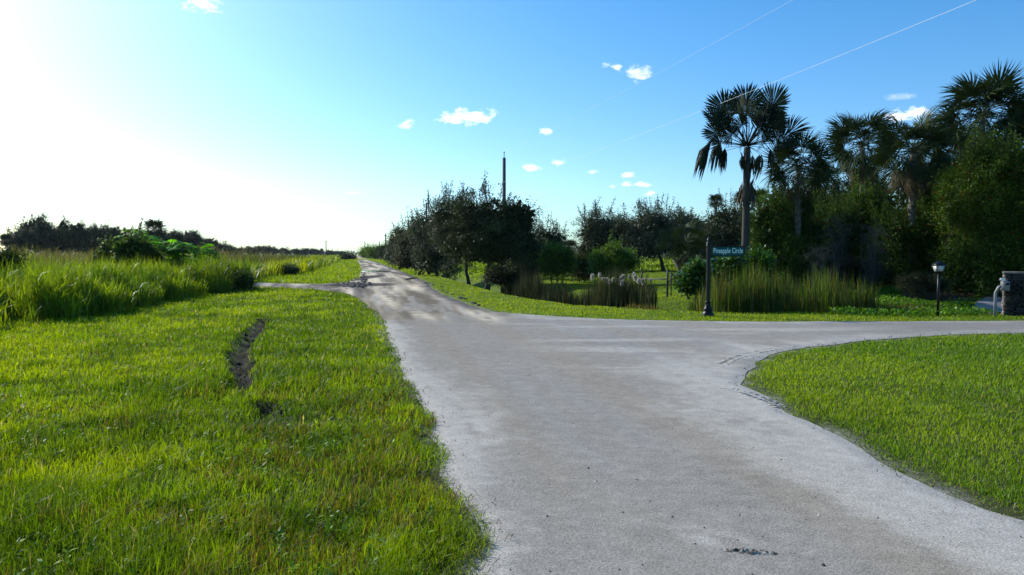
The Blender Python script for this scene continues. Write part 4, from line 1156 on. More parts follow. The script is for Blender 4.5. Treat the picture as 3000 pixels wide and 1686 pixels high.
# ------------------------------------------------------------------ shrubs in the left field
LS = 'leafy shrubs in the left field'
tree('field_shrub', 335, 34, 724, 46, 800, 'grey-green leafy shrub, leftmost of the shrubs in the tall field grass', 'shrub', (.035, .07, .016), (.085, .13, .04), M_LEAF, 90, 24, .19, .28, 431, r0=.04, nb=8, shoots=8, ntr=2, limbs=12, group=LS, aspect=.5)
tree('field_shrub', 400, 33, 700, 52, 800, 'dense mid-green shrub in the middle of the shrubs in the field grass', 'shrub', (.035, .075, .014), (.085, .14, .03), M_LEAF, 110, 24, .19, .28, 432, r0=.04, nb=8, shoots=8, ntr=2, limbs=12, group=LS, aspect=.5)
def big_leaf_shrub(px, Y, top, hw_px, label, seed, n=60):
    X = (px - 1500) * Y / FPX; h = Q(px, top, Y).z; w = hw_px * Y / FPX; r = np.random.default_rng(seed)
    t = thing('papaya_shrub', (X, Y, 0), label, 'shrub', 'bright palmate-leaved shrubs in the left field')
    a = Acc(); s = Acc()
    for q in range(max(5, n // 9)):
        bx_, by_ = r.normal(0, w * .5), r.normal(0, w * .4); ht = h * r.uniform(.5, 1.0)
        s.tube([(bx_ * .3, by_ * .3, 0), (bx_ * .8, by_ * .8, ht * .5), (bx_, by_, ht * .95)], [.04, .03, .018], 5)
        for k in range(11):
            az = r.uniform(0, 6.28); el = r.uniform(-.5, 1.1); pl = r.uniform(.25, .6)
            out = np.array([math.cos(az) * math.cos(el), math.sin(az) * math.cos(el), math.sin(el)])
            p = np.array([bx_, by_, ht * .93]) + out * pl * np.array([1, 1, .7]); s.tube([(bx_, by_, ht * .92), p], [.008, .006], 3, cap=False)
            m = 8; L = r.uniform(.20, .34); up = np.array([0, 0, 1.0]); o2 = unit(np.array([out[0], out[1], -.25])); sd_ = unit(np.cross(o2, up)); th = np.linspace(-2.3, 2.3, m)
            D = np.cos(th)[:, None] * o2 + np.sin(th)[:, None] * sd_; D[:, 2] -= r.uniform(.1, .5)
            a.add(*leafs(np.tile(p, (m, 1)), D, np.tile(up + o2 * .3, (m, 1)), np.full(m, L), np.full(m, L * .36), np.tile(np.array([.11, .34, .010]), (m, 1)) * r.lognormal(0, .25)))
    s.build('stem', M_BARK, t); a.build('foliage', M_TALL, t)
big_leaf_shrub(425, 36, 678, 40, 'tallest bright palmate shrub, directly under the round-headed palm', 441, 85)
big_leaf_shrub(468, 35, 700, 44, 'bright palmate shrub in the centre of the field shrubs', 442, 90)
big_leaf_shrub(535, 36, 700, 40, 'broad bright palmate shrub right of centre of the field shrubs', 443, 85)
big_leaf_shrub(592, 37, 722, 28, 'small bright palmate shrub at the right end of the field shrubs', 444, 50)
tree('field_shrub', 8, 23, 730, 52, 830, 'dark rounded shrub at the left edge behind the reed grass', 'shrub', (.02, .04, .01), (.045, .075, .016), M_LEAF, 110, 40, .09, .25, 433, r0=.04, nb=8, ntr=2, limbs=14, group=LS)
tree('field_shrub', 702, 62, 772, 44, 822, 'low dark shrub beyond the gravel track at the field edge', 'shrub', (.035, .06, .014), (.07, .10, .02), M_LEAF, 70, 26, .15, .35, 434, r0=.03, nb=7, ntr=2, limbs=8, group=LS)
tree('field_shrub', 842, 58, 778, 28, 812, 'round dark tuft-like shrub between track and mown verge', 'shrub', (.035, .065, .014), (.08, .12, .02), M_LEAF, 60, 26, .13, .3, 435, r0=.03, nb=7, ntr=2, limbs=8, group=LS)
tree('field_shrub', 690, 33.5, 800, 46, 862, 'dark leafy mound at the end of the reed grass beside the track', 'shrub', (.03, .06, .01), (.06, .11, .014), M_LEAF, 90, 34, .12, .26, 436, r0=.03, nb=8, ntr=2, limbs=8, group=LS)

# ------------------------------------------------------------------ utility poles and wires
UG = 'utility poles along the dirt road'
def pole(px, Y, top, label, rad=.14, group=UG, pin=True, bracket=False, arm=False):
    q = Q(px, top, Y); z0 = 0.0
    t = thing('utility_pole', (q.x, Y, z0), label, 'utility pole', group)
    a = Acc(); a.tube([(0, 0, -.2), (0, 0, q.z * .5), (0, 0, q.z)], [rad * 1.2, rad * 1.08, rad * .95], 10); a.build('pole', M_POLE, t, smooth=True)
    if pin:
        a = Acc(); a.lathe([(.045, -.35), (.045, .0), (.03, .05), (.03, .42), (.055, .43), (.055, .5), (.03, .56), (.02, .6)], 8, (0, 0, q.z)); a.build('insulator_pin', M_BLACK, t)
    if bracket:
        zb = Q(px, 540, Y).z
        a = Acc(); a.tube([(-.12, 0, zb), (-.52, -.02, zb + .02)], [.03, .025], 6); a.tube([(-.52, -.02, zb - .08), (-.52, -.02, zb + .12)], [.045, .04], 8); a.build('bracket', M_BLACK, t)
        a = Acc(); a.lathe([(rad * 1.06, -.04), (rad * 1.12, -.03), (rad * 1.12, .03), (rad * 1.06, .04)], 12, (0, 0, zb + .16)); a.build('band', M_STEEL, t)
    if arm:
        a = Acc(); a.box((0, 0, q.z - .5), (1.2, .06, .07)); a.build('crossarm', M_POLE, t)
    return t, q
_, q1 = pole(1477, 74, 463, 'tall bare utility pole rising out of the dark round oak', .165, bracket=True)
pole(1249, 140, 560 + 36, 'second utility pole, poking above the grey-green roadside oak', .17)
pole(1196, 206, 644, 'third utility pole, its tip just above the roadside oaks', .17)
pole(1148, 268, 678, 'thin utility pole tip at the left end of the roadside oaks', .17)
pole(1130, 250, 686, 'utility pole standing clear behind the end of the roadside oaks', .2)
pole(1112, 420, 708, 'small utility pole between the end of the oaks and the far bush', .2)
pole(1069, 440, 708, 'small lone utility pole right above the far bright bush', .22)
pole(955, 420, 706, 'lone utility pole with a crossarm standing left of the road over the low tree line', .22, arm=True)
for px, Y, top in [(973, 700, 725), (990, 780, 728), (1030, 900, 733), (1012, 900, 731), (1080, 560, 718)]:
    pole(px, Y, top, 'faint thin pole far away on the hazy horizon by the end of the road', .22, 'faint poles on the horizon', pin=False)

def wire(p, q, sag, label, rad):
    a = Acc(); t = np.linspace(0, 1, 60)
    pts = np.array(p)[None] * (1 - t)[:, None] + np.array(q)[None] * t[:, None]
    pts[:, 2] -= 4 * sag * t * (1 - t)
    a.tube(pts, rad, 5)
    o = a.build('power_line', M_WIRE); tag(o, label, 'power line', 'bare power lines running over the junction')
def through(p, px, py, Y, f):                 # far end of a span that passes the given sight line
    w = Q(px, py, Y); return tuple(p[i] + (w[i] - p[i]) * f for i in range(3))
pA = (q1.x, 74.0, q1.z + .58); pB = (q1.x - .52, 73.98, Q(1477, 540, 74).z + .1)
wire(pA, through(pA, 2285, 0, 28.0, 1.42), .30, 'upper bare power line from the top of the tall pole', .0034)
wire(pB, through(pB, 2790, 0, 18.7, 1.20), .42, 'lower bare power line crossing in front of the big fan palm', .0042)

# ------------------------------------------------------------------ street sign
gx0, gy0 = P(2074, 926)
t = thing('street_sign', (gx0, gy0, gzf(gx0, gy0)), 'black fluted post with a green street name panel beside the side road', 'street sign')
s = gy0 / FPX
zt = Q(2076, 706, gy0).z
a = Acc(); a.lathe([(.155, -.03), (.155, .03), (.145, .05), (.15, .07), (.12, .10), (.10, .14), (.115, .16), (.115, .185), (.085, .23), (.07, .30), (.066, .345), (.075, .355), (.075, .375), (.055, .39)], 20)
a.build('base', M_BLACK, t, smooth=False)
a = Acc(); fl = 24; th = np.arange(fl) * 2 * np.pi / fl
prof = np.where(np.arange(fl) % 2 == 0, 1.0, .9)
zz = [.38, zt - .12]
V = np.array([[.052 * prof[j] * math.cos(th[j]), .052 * prof[j] * math.sin(th[j]), z_] for z_ in zz for j in range(fl)])
a.add(V, [(j, (j + 1) % fl, fl + (j + 1) % fl, fl + j) for j in range(fl)]); a.build('post', M_BLACK, t)
a = Acc(); a.lathe([(.052, -.14), (.066, -.13), (.066, -.11), (.05, -.10), (.06, -.08), (.06, -.05), (.03, -.03), (.045, .0), (.045, .03), (.03, .06), (.012, .085), (.004, .11)], 16, (0, 0, zt)); a.build('finial', M_BLACK, t, smooth=True)
x0, x1 = (2087 - 2076) * s, (2179 - 2076) * s
zp0, zp1 = Q(2130, 749, gy0).z, Q(2130, 724, gy0).z
pc = Vector(((x0 + x1) / 2, 0, (zp0 + zp1) / 2))
a = Acc(); a.box(pc, ((x1 - x0) / 2, .006, (zp1 - zp0) / 2), bev=.002); pan = a.build('sign_panel', M_SIGN, t)
a = Acc()
for zc in (zp0 - .012, zp1 + .012): a.box((pc.x - .01, 0, zc), ((x1 - x0) / 2 + .02, .016, .012), bev=.003)
a.box((x1 + .01, 0, pc.z), (.009, .014, (zp1 - zp0) / 2), bev=.003)
a.build('panel_frame', M_BLACK, t)
cu = bpy.data.curves.new('lettering', 'FONT'); cu.body = 'Pineapple Circle'; cu.size = .2; cu.align_x = 'CENTER'; cu.align_y = 'CENTER'; cu.extrude = .001; cu.space_word = 1.25; cu.space_character = 1.08; cu.offset = .0018
to = bpy.data.objects.new('lettering_source', cu); COL.objects.link(to)
bpy.context.view_layer.update()
me = bpy.data.meshes.new_from_object(to.evaluated_get(bpy.context.evaluated_depsgraph_get()))
bpy.data.objects.remove(to); me.name = 'lettering'; me.materials.clear(); me.materials.append(M_LETTER)
lo = bpy.data.objects.new('lettering', me); COL.objects.link(lo); lo.parent = pan
co = np.array([v.co[:] for v in me.vertices]); mn, mxx = co.min(0), co.max(0)
kx = (x1 - x0) * .93 / (mxx[0] - mn[0]); kz = (zp1 - zp0) * .82 / (mxx[1] - mn[1])
lo.scale = (kx, kz, 1); lo.rotation_euler = (math.pi / 2, 0, 0)
lo.location = (pc.x - (mn[0] + mxx[0]) / 2 * kx, -.0085, pc.z - (mn[1] + mxx[1]) / 2 * kz)

# ------------------------------------------------------------------ lamp post
gx1, gy1 = P(2747, 927); s = gy1 / FPX; zl = Q(2747, 797, gy1).z; ztop = Q(2750, 766, gy1).z - gzf(gx1, gy1)
t = thing('lamp_post', (gx1, gy1, gzf(gx1, gy1)), 'slim black lamp post with a white-paned lantern on the ground cover', 'lamp post')
zl -= gzf(gx1, gy1); hh = ztop - zl
a = Acc(); a.tube([(0, 0, -.05), (0, 0, zl * .5), (.005, 0, zl)], [.034, .032, .03], 12); a.build('post', M_BLACK, t, smooth=True)
lan = Acc(); q4 = math.pi / 4
wb_, wt2 = .082, .112
lan.lathe([(.03, -.05), (.075, -.02), (wb_ * 1.4, 0), (wb_ * 1.4, .012)], 4, (0, 0, zl), rot=q4)
for k in range(4):
    c_, s_ = math.cos(q4 + k * math.pi / 2), math.sin(q4 + k * math.pi / 2)
    lan.tube([(c_ * wb_ * 1.4, s_ * wb_ * 1.4, zl), (c_ * wt2 * 1.4, s_ * wt2 * 1.4, zl + hh * .58)], [.009, .009], 4)
lo_ = lan.build('lantern_frame', M_BLACK, t)
a = Acc(); a.lathe([(wt2 * 1.5, hh * .58), (wt2 * 1.56, hh * .61), (wt2 * 1.15, hh * .80), (wt2 * .75, hh * .9), (wt2 * .3, hh * .95), (.02, hh), (.006, hh * 1.08)], 4, (0, 0, zl), rot=q4); a.build('lantern_roof', M_BLACK, t)
for k in range(4):
    a = Acc(); az = k * math.pi / 2
    def pp(w, l, z_): return (math.cos(az) * w - math.sin(az) * l, math.sin(az) * w + math.cos(az) * l, z_)
    f0, f1 = wb_ * .93, wt2 * .95
    V = [pp(f0, -f0 * .93, zl + .014), pp(f0, f0 * .93, zl + .014), pp(f1, f1 * .93, zl + hh * .575), pp(f1, -f1 * .93, zl + hh * .575)]
    V += [pp(f0 - .004, -f0 * .93, zl + .014), pp(f0 - .004, f0 * .93, zl + .014), pp(f1 - .004, f1 * .93, zl + hh * .575), pp(f1 - .004, -f1 * .93, zl + hh * .575)]
    a.add(V, [(0, 1, 2, 3), (7, 6, 5, 4), (0, 4, 5, 1), (1, 5, 6, 2), (2, 6, 7, 3), (3, 7, 4, 0)]); a.build('pane', M_GLASS, t)

# ------------------------------------------------------------------ stone pier and mailbox
gx2, gy2 = P(2941, 926); s = gy2 / FPX
zt = Q(2941, 797, gy2).z
w2 = 1.3; dp_ = .62
rz_ = -.50
ox_, oy_ = (w2 / 2) * math.cos(rz_) - (dp_ / 2) * math.sin(rz_), (w2 / 2) * math.sin(rz_) + (dp_ / 2) * math.cos(rz_)
t = thing('stone_pier', (gx2 + ox_, gy2 + oy_, gzf(gx2 + .5, gy2)), 'stacked grey stone entrance pier with a flat cap at the right edge', 'wall', None, rz_)
a = Acc(); zc = -.08; rr_ = np.random.default_rng(12)
while zc < zt - .09:
    hgt = min(rr_.uniform(.045, .085), zt - .06 - zc)
    xc = -w2 / 2
    while xc < w2 / 2 - .02:
        L = min(rr_.uniform(.14, .36), w2 / 2 - xc)
        pr = rr_.uniform(-.012, .02); c0 = np.array([.034, .032, .03]) * rr_.uniform(.55, 1.35) * np.array([1, rr_.uniform(.93, 1.05), rr_.uniform(.85, 1.05)])  # front stones coloured near black to stand in for full shade
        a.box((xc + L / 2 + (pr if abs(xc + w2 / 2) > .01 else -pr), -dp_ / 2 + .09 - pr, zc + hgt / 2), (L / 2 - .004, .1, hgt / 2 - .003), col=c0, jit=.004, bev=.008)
        xc += L
    yc = -dp_ / 2 + .2
    while yc < dp_ / 2 - .01:
        L = min(rr_.uniform(.14, .3), dp_ / 2 - yc); pr = rr_.uniform(-.012, .022); c0 = np.array([.20, .18, .155]) * rr_.uniform(.6, 1.3)  # same stone on the sunlit side, coloured much paler
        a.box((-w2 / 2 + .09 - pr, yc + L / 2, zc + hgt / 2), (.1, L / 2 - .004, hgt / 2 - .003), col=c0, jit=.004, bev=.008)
        yc += L
    zc += hgt
a.box((.05, .06, (zt - .12) / 2), (w2 / 2 - .12, dp_ / 2 - .12, (zt - .02) / 2), col=(.06, .055, .05))
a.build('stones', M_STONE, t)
a = Acc(); a.box((0, 0, zt - .03), (w2 / 2 + .03, dp_ / 2 + .03, .03), col=(.10, .095, .09), jit=.003, bev=.01); a.build('cap', M_STONE, t)
gx3, gy3 = P(2915, 928); s = gy3 / FPX; zz0 = gzf(gx3, gy3)
def Z3(py): return Q(2915, py, gy3).z - zz0
t = thing('mailbox', (gx3, gy3, zz0), 'pale mailbox on a bent white post, greyed for shade, in front of the stone pier', 'mailbox', None, -.5)
a = Acc(); a.box((0, 0, Z3(858) / 2 - .03), (.035, .035, Z3(858) / 2 + .03), bev=.006)
dx_ = (2929 - 2915) * s
a.tube([(0, 0, Z3(858) - .01), (dx_ * .55, 0, Z3(842)), (dx_, 0, Z3(838))], [.04, .04, .036], 4); a.build('post', M_SHADE_GREY, t)
xb0, xb1 = (2929 - 2915) * s, (2950 - 2915) * s; zb0, zb1 = Z3(852), Z3(823)
hw = (xb1 - xb0) / 2; zm = (zb0 + zb1) / 2
a = Acc(); n = 12; prof = [(-hw, zb0), (hw, zb0)] + [(hw * math.cos(t_), zb1 - hw * .5 + hw * .5 * math.sin(t_)) for t_ in np.linspace(0, math.pi, n)]
V = [(xb0 + hw + p_[0], y_, p_[1]) for y_ in (-.04, .40) for p_ in prof]; k = len(prof)
V += [(xb0 + hw, -.04, zm), (xb0 + hw, .40, zm)]
a.add(V, [(j, (j + 1) % k, k + (j + 1) % k, k + j) for j in range(k)], [(2 * k, (j + 1) % k, j) for j in range(k)] + [(2 * k + 1, k + j, k + (j + 1) % k) for j in range(k)])
bx_o = a.build('box', M_SHADE_GREY, t)
a = Acc(); a.box((xb0 + hw + .03, -.052, zm + .05), (hw * .5, .004, .03)); a.build('name_plate', M_BLACK, bx_o)
a = Acc(); a.box((xb0 + .015, -.02, zb1 + .035), (.055, .012, .03), bev=.004); a.box((xb0 + .06, -.02, zb1 + .0), (.012, .01, .05)); a.build('flag', M_WHITE, t)

# ------------------------------------------------------------------ wooden fence by the meadow
t = thing('wooden_fence', (0, 0, 0), 'old grey wooden posts with a rail between cattails and meadow', 'fence')
Yf = 31.0
def fpost(px, top, bot, Y, r_):
    X = (px - 1500) * Y / FPX; z0 = gzf(X, Y)
    a = Acc(); a.tube([(X, Y, min(z0, Q(px, bot, Y).z) - .1), (X, Y, Q(px, (top + bot) / 2, Y).z), (X + .01, Y, Q(px, top, Y).z)], [r_, r_ * .97, r_ * .94], 9); a.build('post', M_WOOD, t)
fpost(1955.5, 790, 846, 29.0, .042); fpost(1966.5, 798, 846, 30.0, .026); fpost(1880, 796, 830, 33.0, .04)
a = Acc(); A0 = Q(1953, 818, 29.05); A1 = Q(1880, 818, 32.95); a.tube([A0, (A0 + A1) / 2 + Vector((0, 0, -.01)), A1], [.03, .03, .03], 6); a.build('rail', M_WOOD, t)

# ------------------------------------------------------------------ mud, stones, litter
r = np.random.default_rng(21)
def clods(name, spots, size, mat, label, cat, flat=.5):
    a = Acc()
    for (cx_, cy_, sc_) in spots:
        th = r.uniform(0, 6.28); n = 7
        base = [(sc_ * size * .02, 0)] if False else None
        prof = [(1.0, 0), (.95, .35), (.6, .75), (.2, .95)]
        V = []
        for rr0, zz0_ in prof:
            for j in range(n):
                an = th + j * 2 * math.pi / n; q = sc_ * size * rr0 * r.uniform(.7, 1.25)
                V.append((cx_ + q * math.cos(an) * 1.25, cy_ + q * math.sin(an), (zz0_ * size * sc_ * flat) * r.uniform(.8, 1.2) + gzf(cx_, cy_) * 0 + .008))
        qd_ = [(i * n + j, i * n + (j + 1) % n, (i + 1) * n + (j + 1) % n, (i + 1) * n + j) for i in range(3) for j in range(n)]
        V.append((cx_, cy_, size * sc_ * flat)); tt = [(3 * n + j, 3 * n + (j + 1) % n, 4 * n) for j in range(n)]
        a.add(V, qd_, tt, np.array([.05, .045, .042]))
    o = a.build(name, mat); return tag(o, label, cat, kind='stuff')
sp = []
for k in range(150):
    c = P(r.normal(1042, 24), r.normal(836, 5)); sp.append((c[0], c[1], r.uniform(.15, .65)))
for k in range(50):
    c = P(r.normal(1066, 5), r.uniform(803, 838)); sp.append((c[0], c[1], r.uniform(.15, .6)))
for k in range(36):
    f = r.random(); c = P(1175 + 230 * f + r.normal(0, 6), 800 + 93 * f + r.normal(3, 2)); sp.append((c[0], c[1], r.uniform(.12, .45)))
clods('mud_clods', sp, .2, M_MUD, 'heaps of churned dark mud clods beside the track and dirt road', 'mud', .65)
# grit scattered on the pavement
x, y, rr = polar_points(2600, 3, 20, R(-20), R(55)); k = pave_sd(x, y) < -.03
x, y, rr = x[k], y[k], rr[k]; n = len(x); sz = r.lognormal(-5.4, .45, n)
a = Acc()
base = np.array([[1, 0, 0], [0, 1, 0], [-1, 0, 0], [0, -1, 0], [0, 0, .9]]); 
V = np.stack([x, y, np.full(n, .022)], 1)[:, None, :] + base[None] * sz[:, None, None] * r.uniform(.6, 1.4, (n, 5, 1))
kk = np.arange(n)[:, None] * 5
T = np.concatenate([kk + np.array([[0, 1, 4]]), kk + np.array([[1, 2, 4]]), kk + np.array([[2, 3, 4]]), kk + np.array([[3, 0, 4]])])
cc = np.where((r.random(n) < .72)[:, None], np.array([.045, .042, .04]), np.array([.5, .48, .44]))
a.add(V.reshape(-1, 3), None, T, np.repeat(cc, 5, axis=0))
M_GRIT = solid_mat('grit', (0, 0, 0), rough=.9, noise=.2, vcol=True)
tag(a.build('loose_grit', M_GRIT), 'dark grit and pale shell chips scattered over the road', 'grit', kind='stuff')
n = 60000; x, y, rr = polar_points(n, 2.8, 22, R(-30), R(58)); sdv = pave_sd(x, y)
k = (sdv > -.26) & (sdv < .14) & (r.random(n) < np.exp(-np.abs(sdv - .02) / .07)); x, y, rr = x[k], y[k], rr[k]; n = len(x)
la = r.uniform(0, 6.28, n); lm = r.uniform(.8, 2.4, n); cc = np.where((r.random(n) < .45)[:, None], np.array([.20, .165, .10]), np.array([.06, .055, .035])); cc = np.where((r.random(n) < .25)[:, None], np.array([.11, .15, .02]), cc)
a = Acc(); a.add(*blades(np.stack([x, y, np.maximum(ground_z(x, y), .02)], 1), r.uniform(.015, .06, n), np.maximum(.004, .0007 * rr) * r.uniform(.7, 1.4, n), np.stack([np.cos(la), np.sin(la)], 1) * lm[:, None], cc * r.lognormal(0, .25, n)[:, None]))
tag(a.build('edge_thatch', M_GRIT), 'dry thatch and creeping runners along the pavement edges', 'thatch', kind='stuff')
# tyre tread imprints in the sand on the inner corner
a = Acc()
for path in ([P(2122, 1143), P(2190, 1160), P(2250, 1182), P(2292, 1200)], [P(2118, 1072), P(2150, 1055), P(2200, 1040), P(2270, 1026)]):
    pa = np.array(path); L = np.r_[0, np.cumsum(np.hypot(*np.diff(pa, axis=0).T))]
    for q in np.arange(0, L[-1], .042):
        c = np.array([np.interp(q, L, pa[:, 0]), np.interp(q, L, pa[:, 1])]); c2 = np.array([np.interp(min(q + .1, L[-1]), L, pa[:, 0]), np.interp(min(q + .1, L[-1]), L, pa[:, 1])])
        an = math.atan2(*(c2 - c)[::-1]) if np.any(c2 != c) else an
        for sd_ in (-.055, .055):
            if r.random() < .6:
                a.box((c[0] - math.sin(an) * sd_, c[1] + math.cos(an) * sd_, .0225), (.009, .040, .0035), rz=an + (.5 if sd_ > 0 else -.5), col=np.array([.36, .33, .285]), jit=.003)
tag(a.build('tyre_tread_marks', M_GRIT), 'tyre tread marks pressed into the sand at the lawn corner', 'tyre marks', kind='stuff')
a = Acc()
for pl, w_ in zip(RUTS, RUT_W):
    pa = np.array(pl); n = int(900 * w_ / .27 * (len(pl) / 5 + .3)); tt = r.uniform(0, len(pl) - 1.001, n); k0 = tt.astype(int); ff = (tt - k0)[:, None]
    q = pa[k0] * (1 - ff) + pa[k0 + 1] * ff + r.normal(0, w_ * .42, (n, 2))
    sz = r.lognormal(-4.1, .5, n)
    V = np.stack([q[:, 0], q[:, 1], ground_z(q[:, 0], q[:, 1]) - .004], 1)[:, None, :] + base[None] * sz[:, None, None] * r.uniform(.5, 1.5, (n, 5, 1))
    kk = np.arange(n)[:, None] * 5
    T = np.concatenate([kk + np.array([[0, 1, 4]]), kk + np.array([[1, 2, 4]]), kk + np.array([[2, 3, 4]]), kk + np.array([[3, 0, 4]])])
    a.add(V.reshape(-1, 3), None, T, np.repeat(np.array([.012, .010, .009]) * r.lognormal(0, .45, n)[:, None], 5, axis=0))  # crumbs in the same soil tone, darkened for the rut's shade
    n = n // 3; q = pa[k0[:n]] * (1 - ff[:n]) + pa[k0[:n] + 1] * ff[:n] + r.normal(0, w_ * .6, (n, 2)); la = r.uniform(0, 6.28, n)
    V, q4_, t4, c4 = blades(np.stack([q[:, 0], q[:, 1], ground_z(q[:, 0], q[:, 1])], 1), r.uniform(.04, .13, n), np.full(n, .008), np.stack([np.cos(la), np.sin(la)], 1) * r.uniform(.6, 2.0, n)[:, None], np.where((r.random(n) < .5)[:, None], np.array([.06, .11, .01]), np.array([.16, .13, .08])))
    a.add(V, q4_, t4, c4)
tag(a.build('rut_soil', M_GRIT), 'broken dark soil, shade painted in, and torn grass in the rut of the left lawn', 'soil', kind='stuff')
# dried dirt clod on the road
cq = P(2198, 1630); a = Acc(); nn_ = 80
gx_, gy_ = np.meshgrid(np.linspace(-.19, .19, nn_), np.linspace(-.09, .09, nn_ // 2), indexing='ij')
hh_ = (fbm(gx_ * 70, gy_ * 70, 150, 4) - .22) * 2 * (1 - sstep(.35, 1.0, np.hypot(gx_ / .18, (gy_ + gx_ * .18) / .055)))
ii = np.arange(gx_.size).reshape(gx_.shape)
a.add(np.stack([cq[0] + gx_.ravel(), cq[1] + gy_.ravel(), .0225 + .014 * hh_.ravel()], 1), np.stack([ii[:-1, :-1], ii[1:, :-1], ii[1:, 1:], ii[:-1, 1:]], -1).reshape(-1, 4), None, np.array([.24, .215, .18]) * (.25 + 1.1 * sstep(.35, .65, fbm(gx_ * 60 + 9, gy_ * 60, 151, 3)).ravel())[:, None])
tag(a.build('dirt_clod', M_GRIT), 'crumbled grey dirt clod lying on the near road surface', 'dirt clod')
# white scraps
def scrap(px, py, w, label, name='litter', h=.25):
    c = P(px, py); a = Acc(); n = 7
    X_, Y_ = np.meshgrid(np.linspace(-w, w, n), np.linspace(-w * .5, w * .5, n)); Zz = .06 + h * fbm(X_ * 3 / w * .5 + px, Y_ * 3 / w * .5, 130, 2)
    ii = np.arange(n * n).reshape(n, n)
    a.add(np.stack([c[0] + X_.ravel(), c[1] + Y_.ravel(), Zz.ravel() + gzf(*c)], 1), np.stack([ii[:-1, :-1], ii[:-1, 1:], ii[1:, 1:], ii[1:, :-1]], -1).reshape(-1, 4))
    tag(a.build(name, M_WHITE), label, 'litter')
scrap(793, 799, .38, 'crumpled white sheet lying in the grass beyond the gravel track', h=.5)
scrap(2570, 827, .07, 'small white scrap on the dirt left of the mulch bed', h=.06)
# mulch, twigs and fallen leaves of the beds
for bd, nm, nl in ((BED, 'leaf_litter', 2600), (BED2, 'leaf_litter', 1200)):
    bx_, by_ = sample_poly(bd, nl); n = len(bx_)
    a = Acc(); a.add(*leafs(np.stack([bx_, by_, ground_z(bx_, by_) + r.uniform(.0, .05, n)], 1), np.stack([r.normal(0, 1, n), r.normal(0, 1, n), r.normal(0, .35, n)], 1), np.stack([r.normal(0, .4, n), r.normal(0, .4, n), np.ones(n)], 1), r.uniform(.05, .12, n), r.uniform(.03, .06, n), np.tile(np.array([.15, .10, .065]), (n, 1)) * r.lognormal(-.1, .45, n)[:, None]))
    tag(a.build(nm, M_LEAF), 'brown leaf litter on the bed ' + ('beside the driveway' if bd is BED else 'behind the right end of the cattails'), 'leaf litter', kind='stuff')
# leafy ground cover on the bank by the lamp post
GC = [P(2430, 925), P(2440, 860), P(2500, 848), P(2620, 850), P(2650, 884), P(2750, 890), P(2845, 888), P(2835, 905), P(2880, 918), P(2930, 926), P(2600, 930)]
bx_, by_ = sample_poly(GC, 16000); n = len(bx_)
pat = fbm(bx_ * .9, by_ * .9, 140, 3)
a = Acc(); a.add(*leafs(np.stack([bx_, by_, ground_z(bx_, by_) + r.uniform(.01, .14, n) * (.5 + pat)], 1), np.stack([r.normal(0, 1, n), r.normal(0, 1, n), r.normal(.5, .4, n)], 1), np.stack([r.normal(0, .5, n), r.normal(0, .5, n), np.ones(n)], 1), r.uniform(.05, .11, n), r.uniform(.04, .075, n), mixcol(np.tile(np.array([.065, .17, .010]), (n, 1)), np.array([.12, .25, .014]), sstep(.35, .65, pat)) * r.lognormal(0, .22, n)[:, None]))
tag(a.build('ground_cover', M_BRT), 'bright leafy ground cover on the bank around the lamp post', 'ground cover', kind='stuff')

# ------------------------------------------------------------------ sky
w = bpy.data.worlds.new('World'); SC.world = w; w.use_nodes = True
nt = w.node_tree; nt.nodes.clear()
out = nt.nodes.new('ShaderNodeOutputWorld'); bg = nt.nodes.new('ShaderNodeBackground')
sky = nt.nodes.new('ShaderNodeTexSky'); sky.sky_type = 'NISHITA'; sky.sun_disc = False
sky.sun_elevation = SUN_EL; sky.sun_rotation = SUN_AZ; sky.air_density = 1.0; sky.dust_density = .35; sky.ozone_density = 2.0; sky.altitude = 0
SKY_K = .15
bg.inputs['Strength'].default_value = SKY_K
def M(op, a=None, b=None, c=None, clamp=False):
    n = nt.nodes.new('ShaderNodeMath'); n.operation = op; n.use_clamp = clamp
    for i, v in enumerate((a, b, c)):
        if v is None: continue
        if isinstance(v, (int, float)): n.inputs[i].default_value = v
        else: nt.links.new(v, n.inputs[i])
    return n.outputs[0]
tc = nt.nodes.new('ShaderNodeTexCoord')
nrm = nt.nodes.new('ShaderNodeVectorMath'); nrm.operation = 'NORMALIZE'; nt.links.new(tc.outputs['Generated'], nrm.inputs[0])
sep = nt.nodes.new('ShaderNodeSeparateXYZ'); nt.links.new(nrm.outputs[0], sep.inputs[0])
dot = nt.nodes.new('ShaderNodeVectorMath'); dot.operation = 'DOT_PRODUCT'; nt.links.new(nrm.outputs[0], dot.inputs[0]); dot.inputs[1].default_value = SDIR
cs = M('MAXIMUM', dot.outputs['Value'], 0.0)
glow = M('ADD', M('MULTIPLY', M('POWER', cs, 6.0), 1.6), M('MULTIPLY', M('POWER', cs, 16.0), 3.6))
hs = nt.nodes.new('ShaderNodeHueSaturation'); hs.inputs['Saturation'].default_value = 1.42; nt.links.new(sky.outputs[0], hs.inputs['Color'])
gl = nt.nodes.new('ShaderNodeVectorMath'); gl.operation = 'SCALE'; gl.inputs[0].default_value = (.86, 1.0, 1.04); nt.links.new(glow, gl.inputs['Scale'])
haze_k = M('MULTIPLY', M('POWER', M('SUBTRACT', 1.0, M('ABSOLUTE', sep.outputs['Z'])), 11.0), M('ADD', M('MULTIPLY', M('POWER', cs, 3.5), 3.5), .30))
hz_ = nt.nodes.new('ShaderNodeVectorMath'); hz_.operation = 'SCALE'; hz_.inputs[0].default_value = (.72, 1.0, 1.2); nt.links.new(haze_k, hz_.inputs['Scale'])
tw = M('MULTIPLY', M('POWER', M('SUBTRACT', 1.0, M('ABSOLUTE', sep.outputs['Z'])), 5.0), M('SUBTRACT', 1.0, M('MULTIPLY', M('POWER', cs, 5.0), .85)))
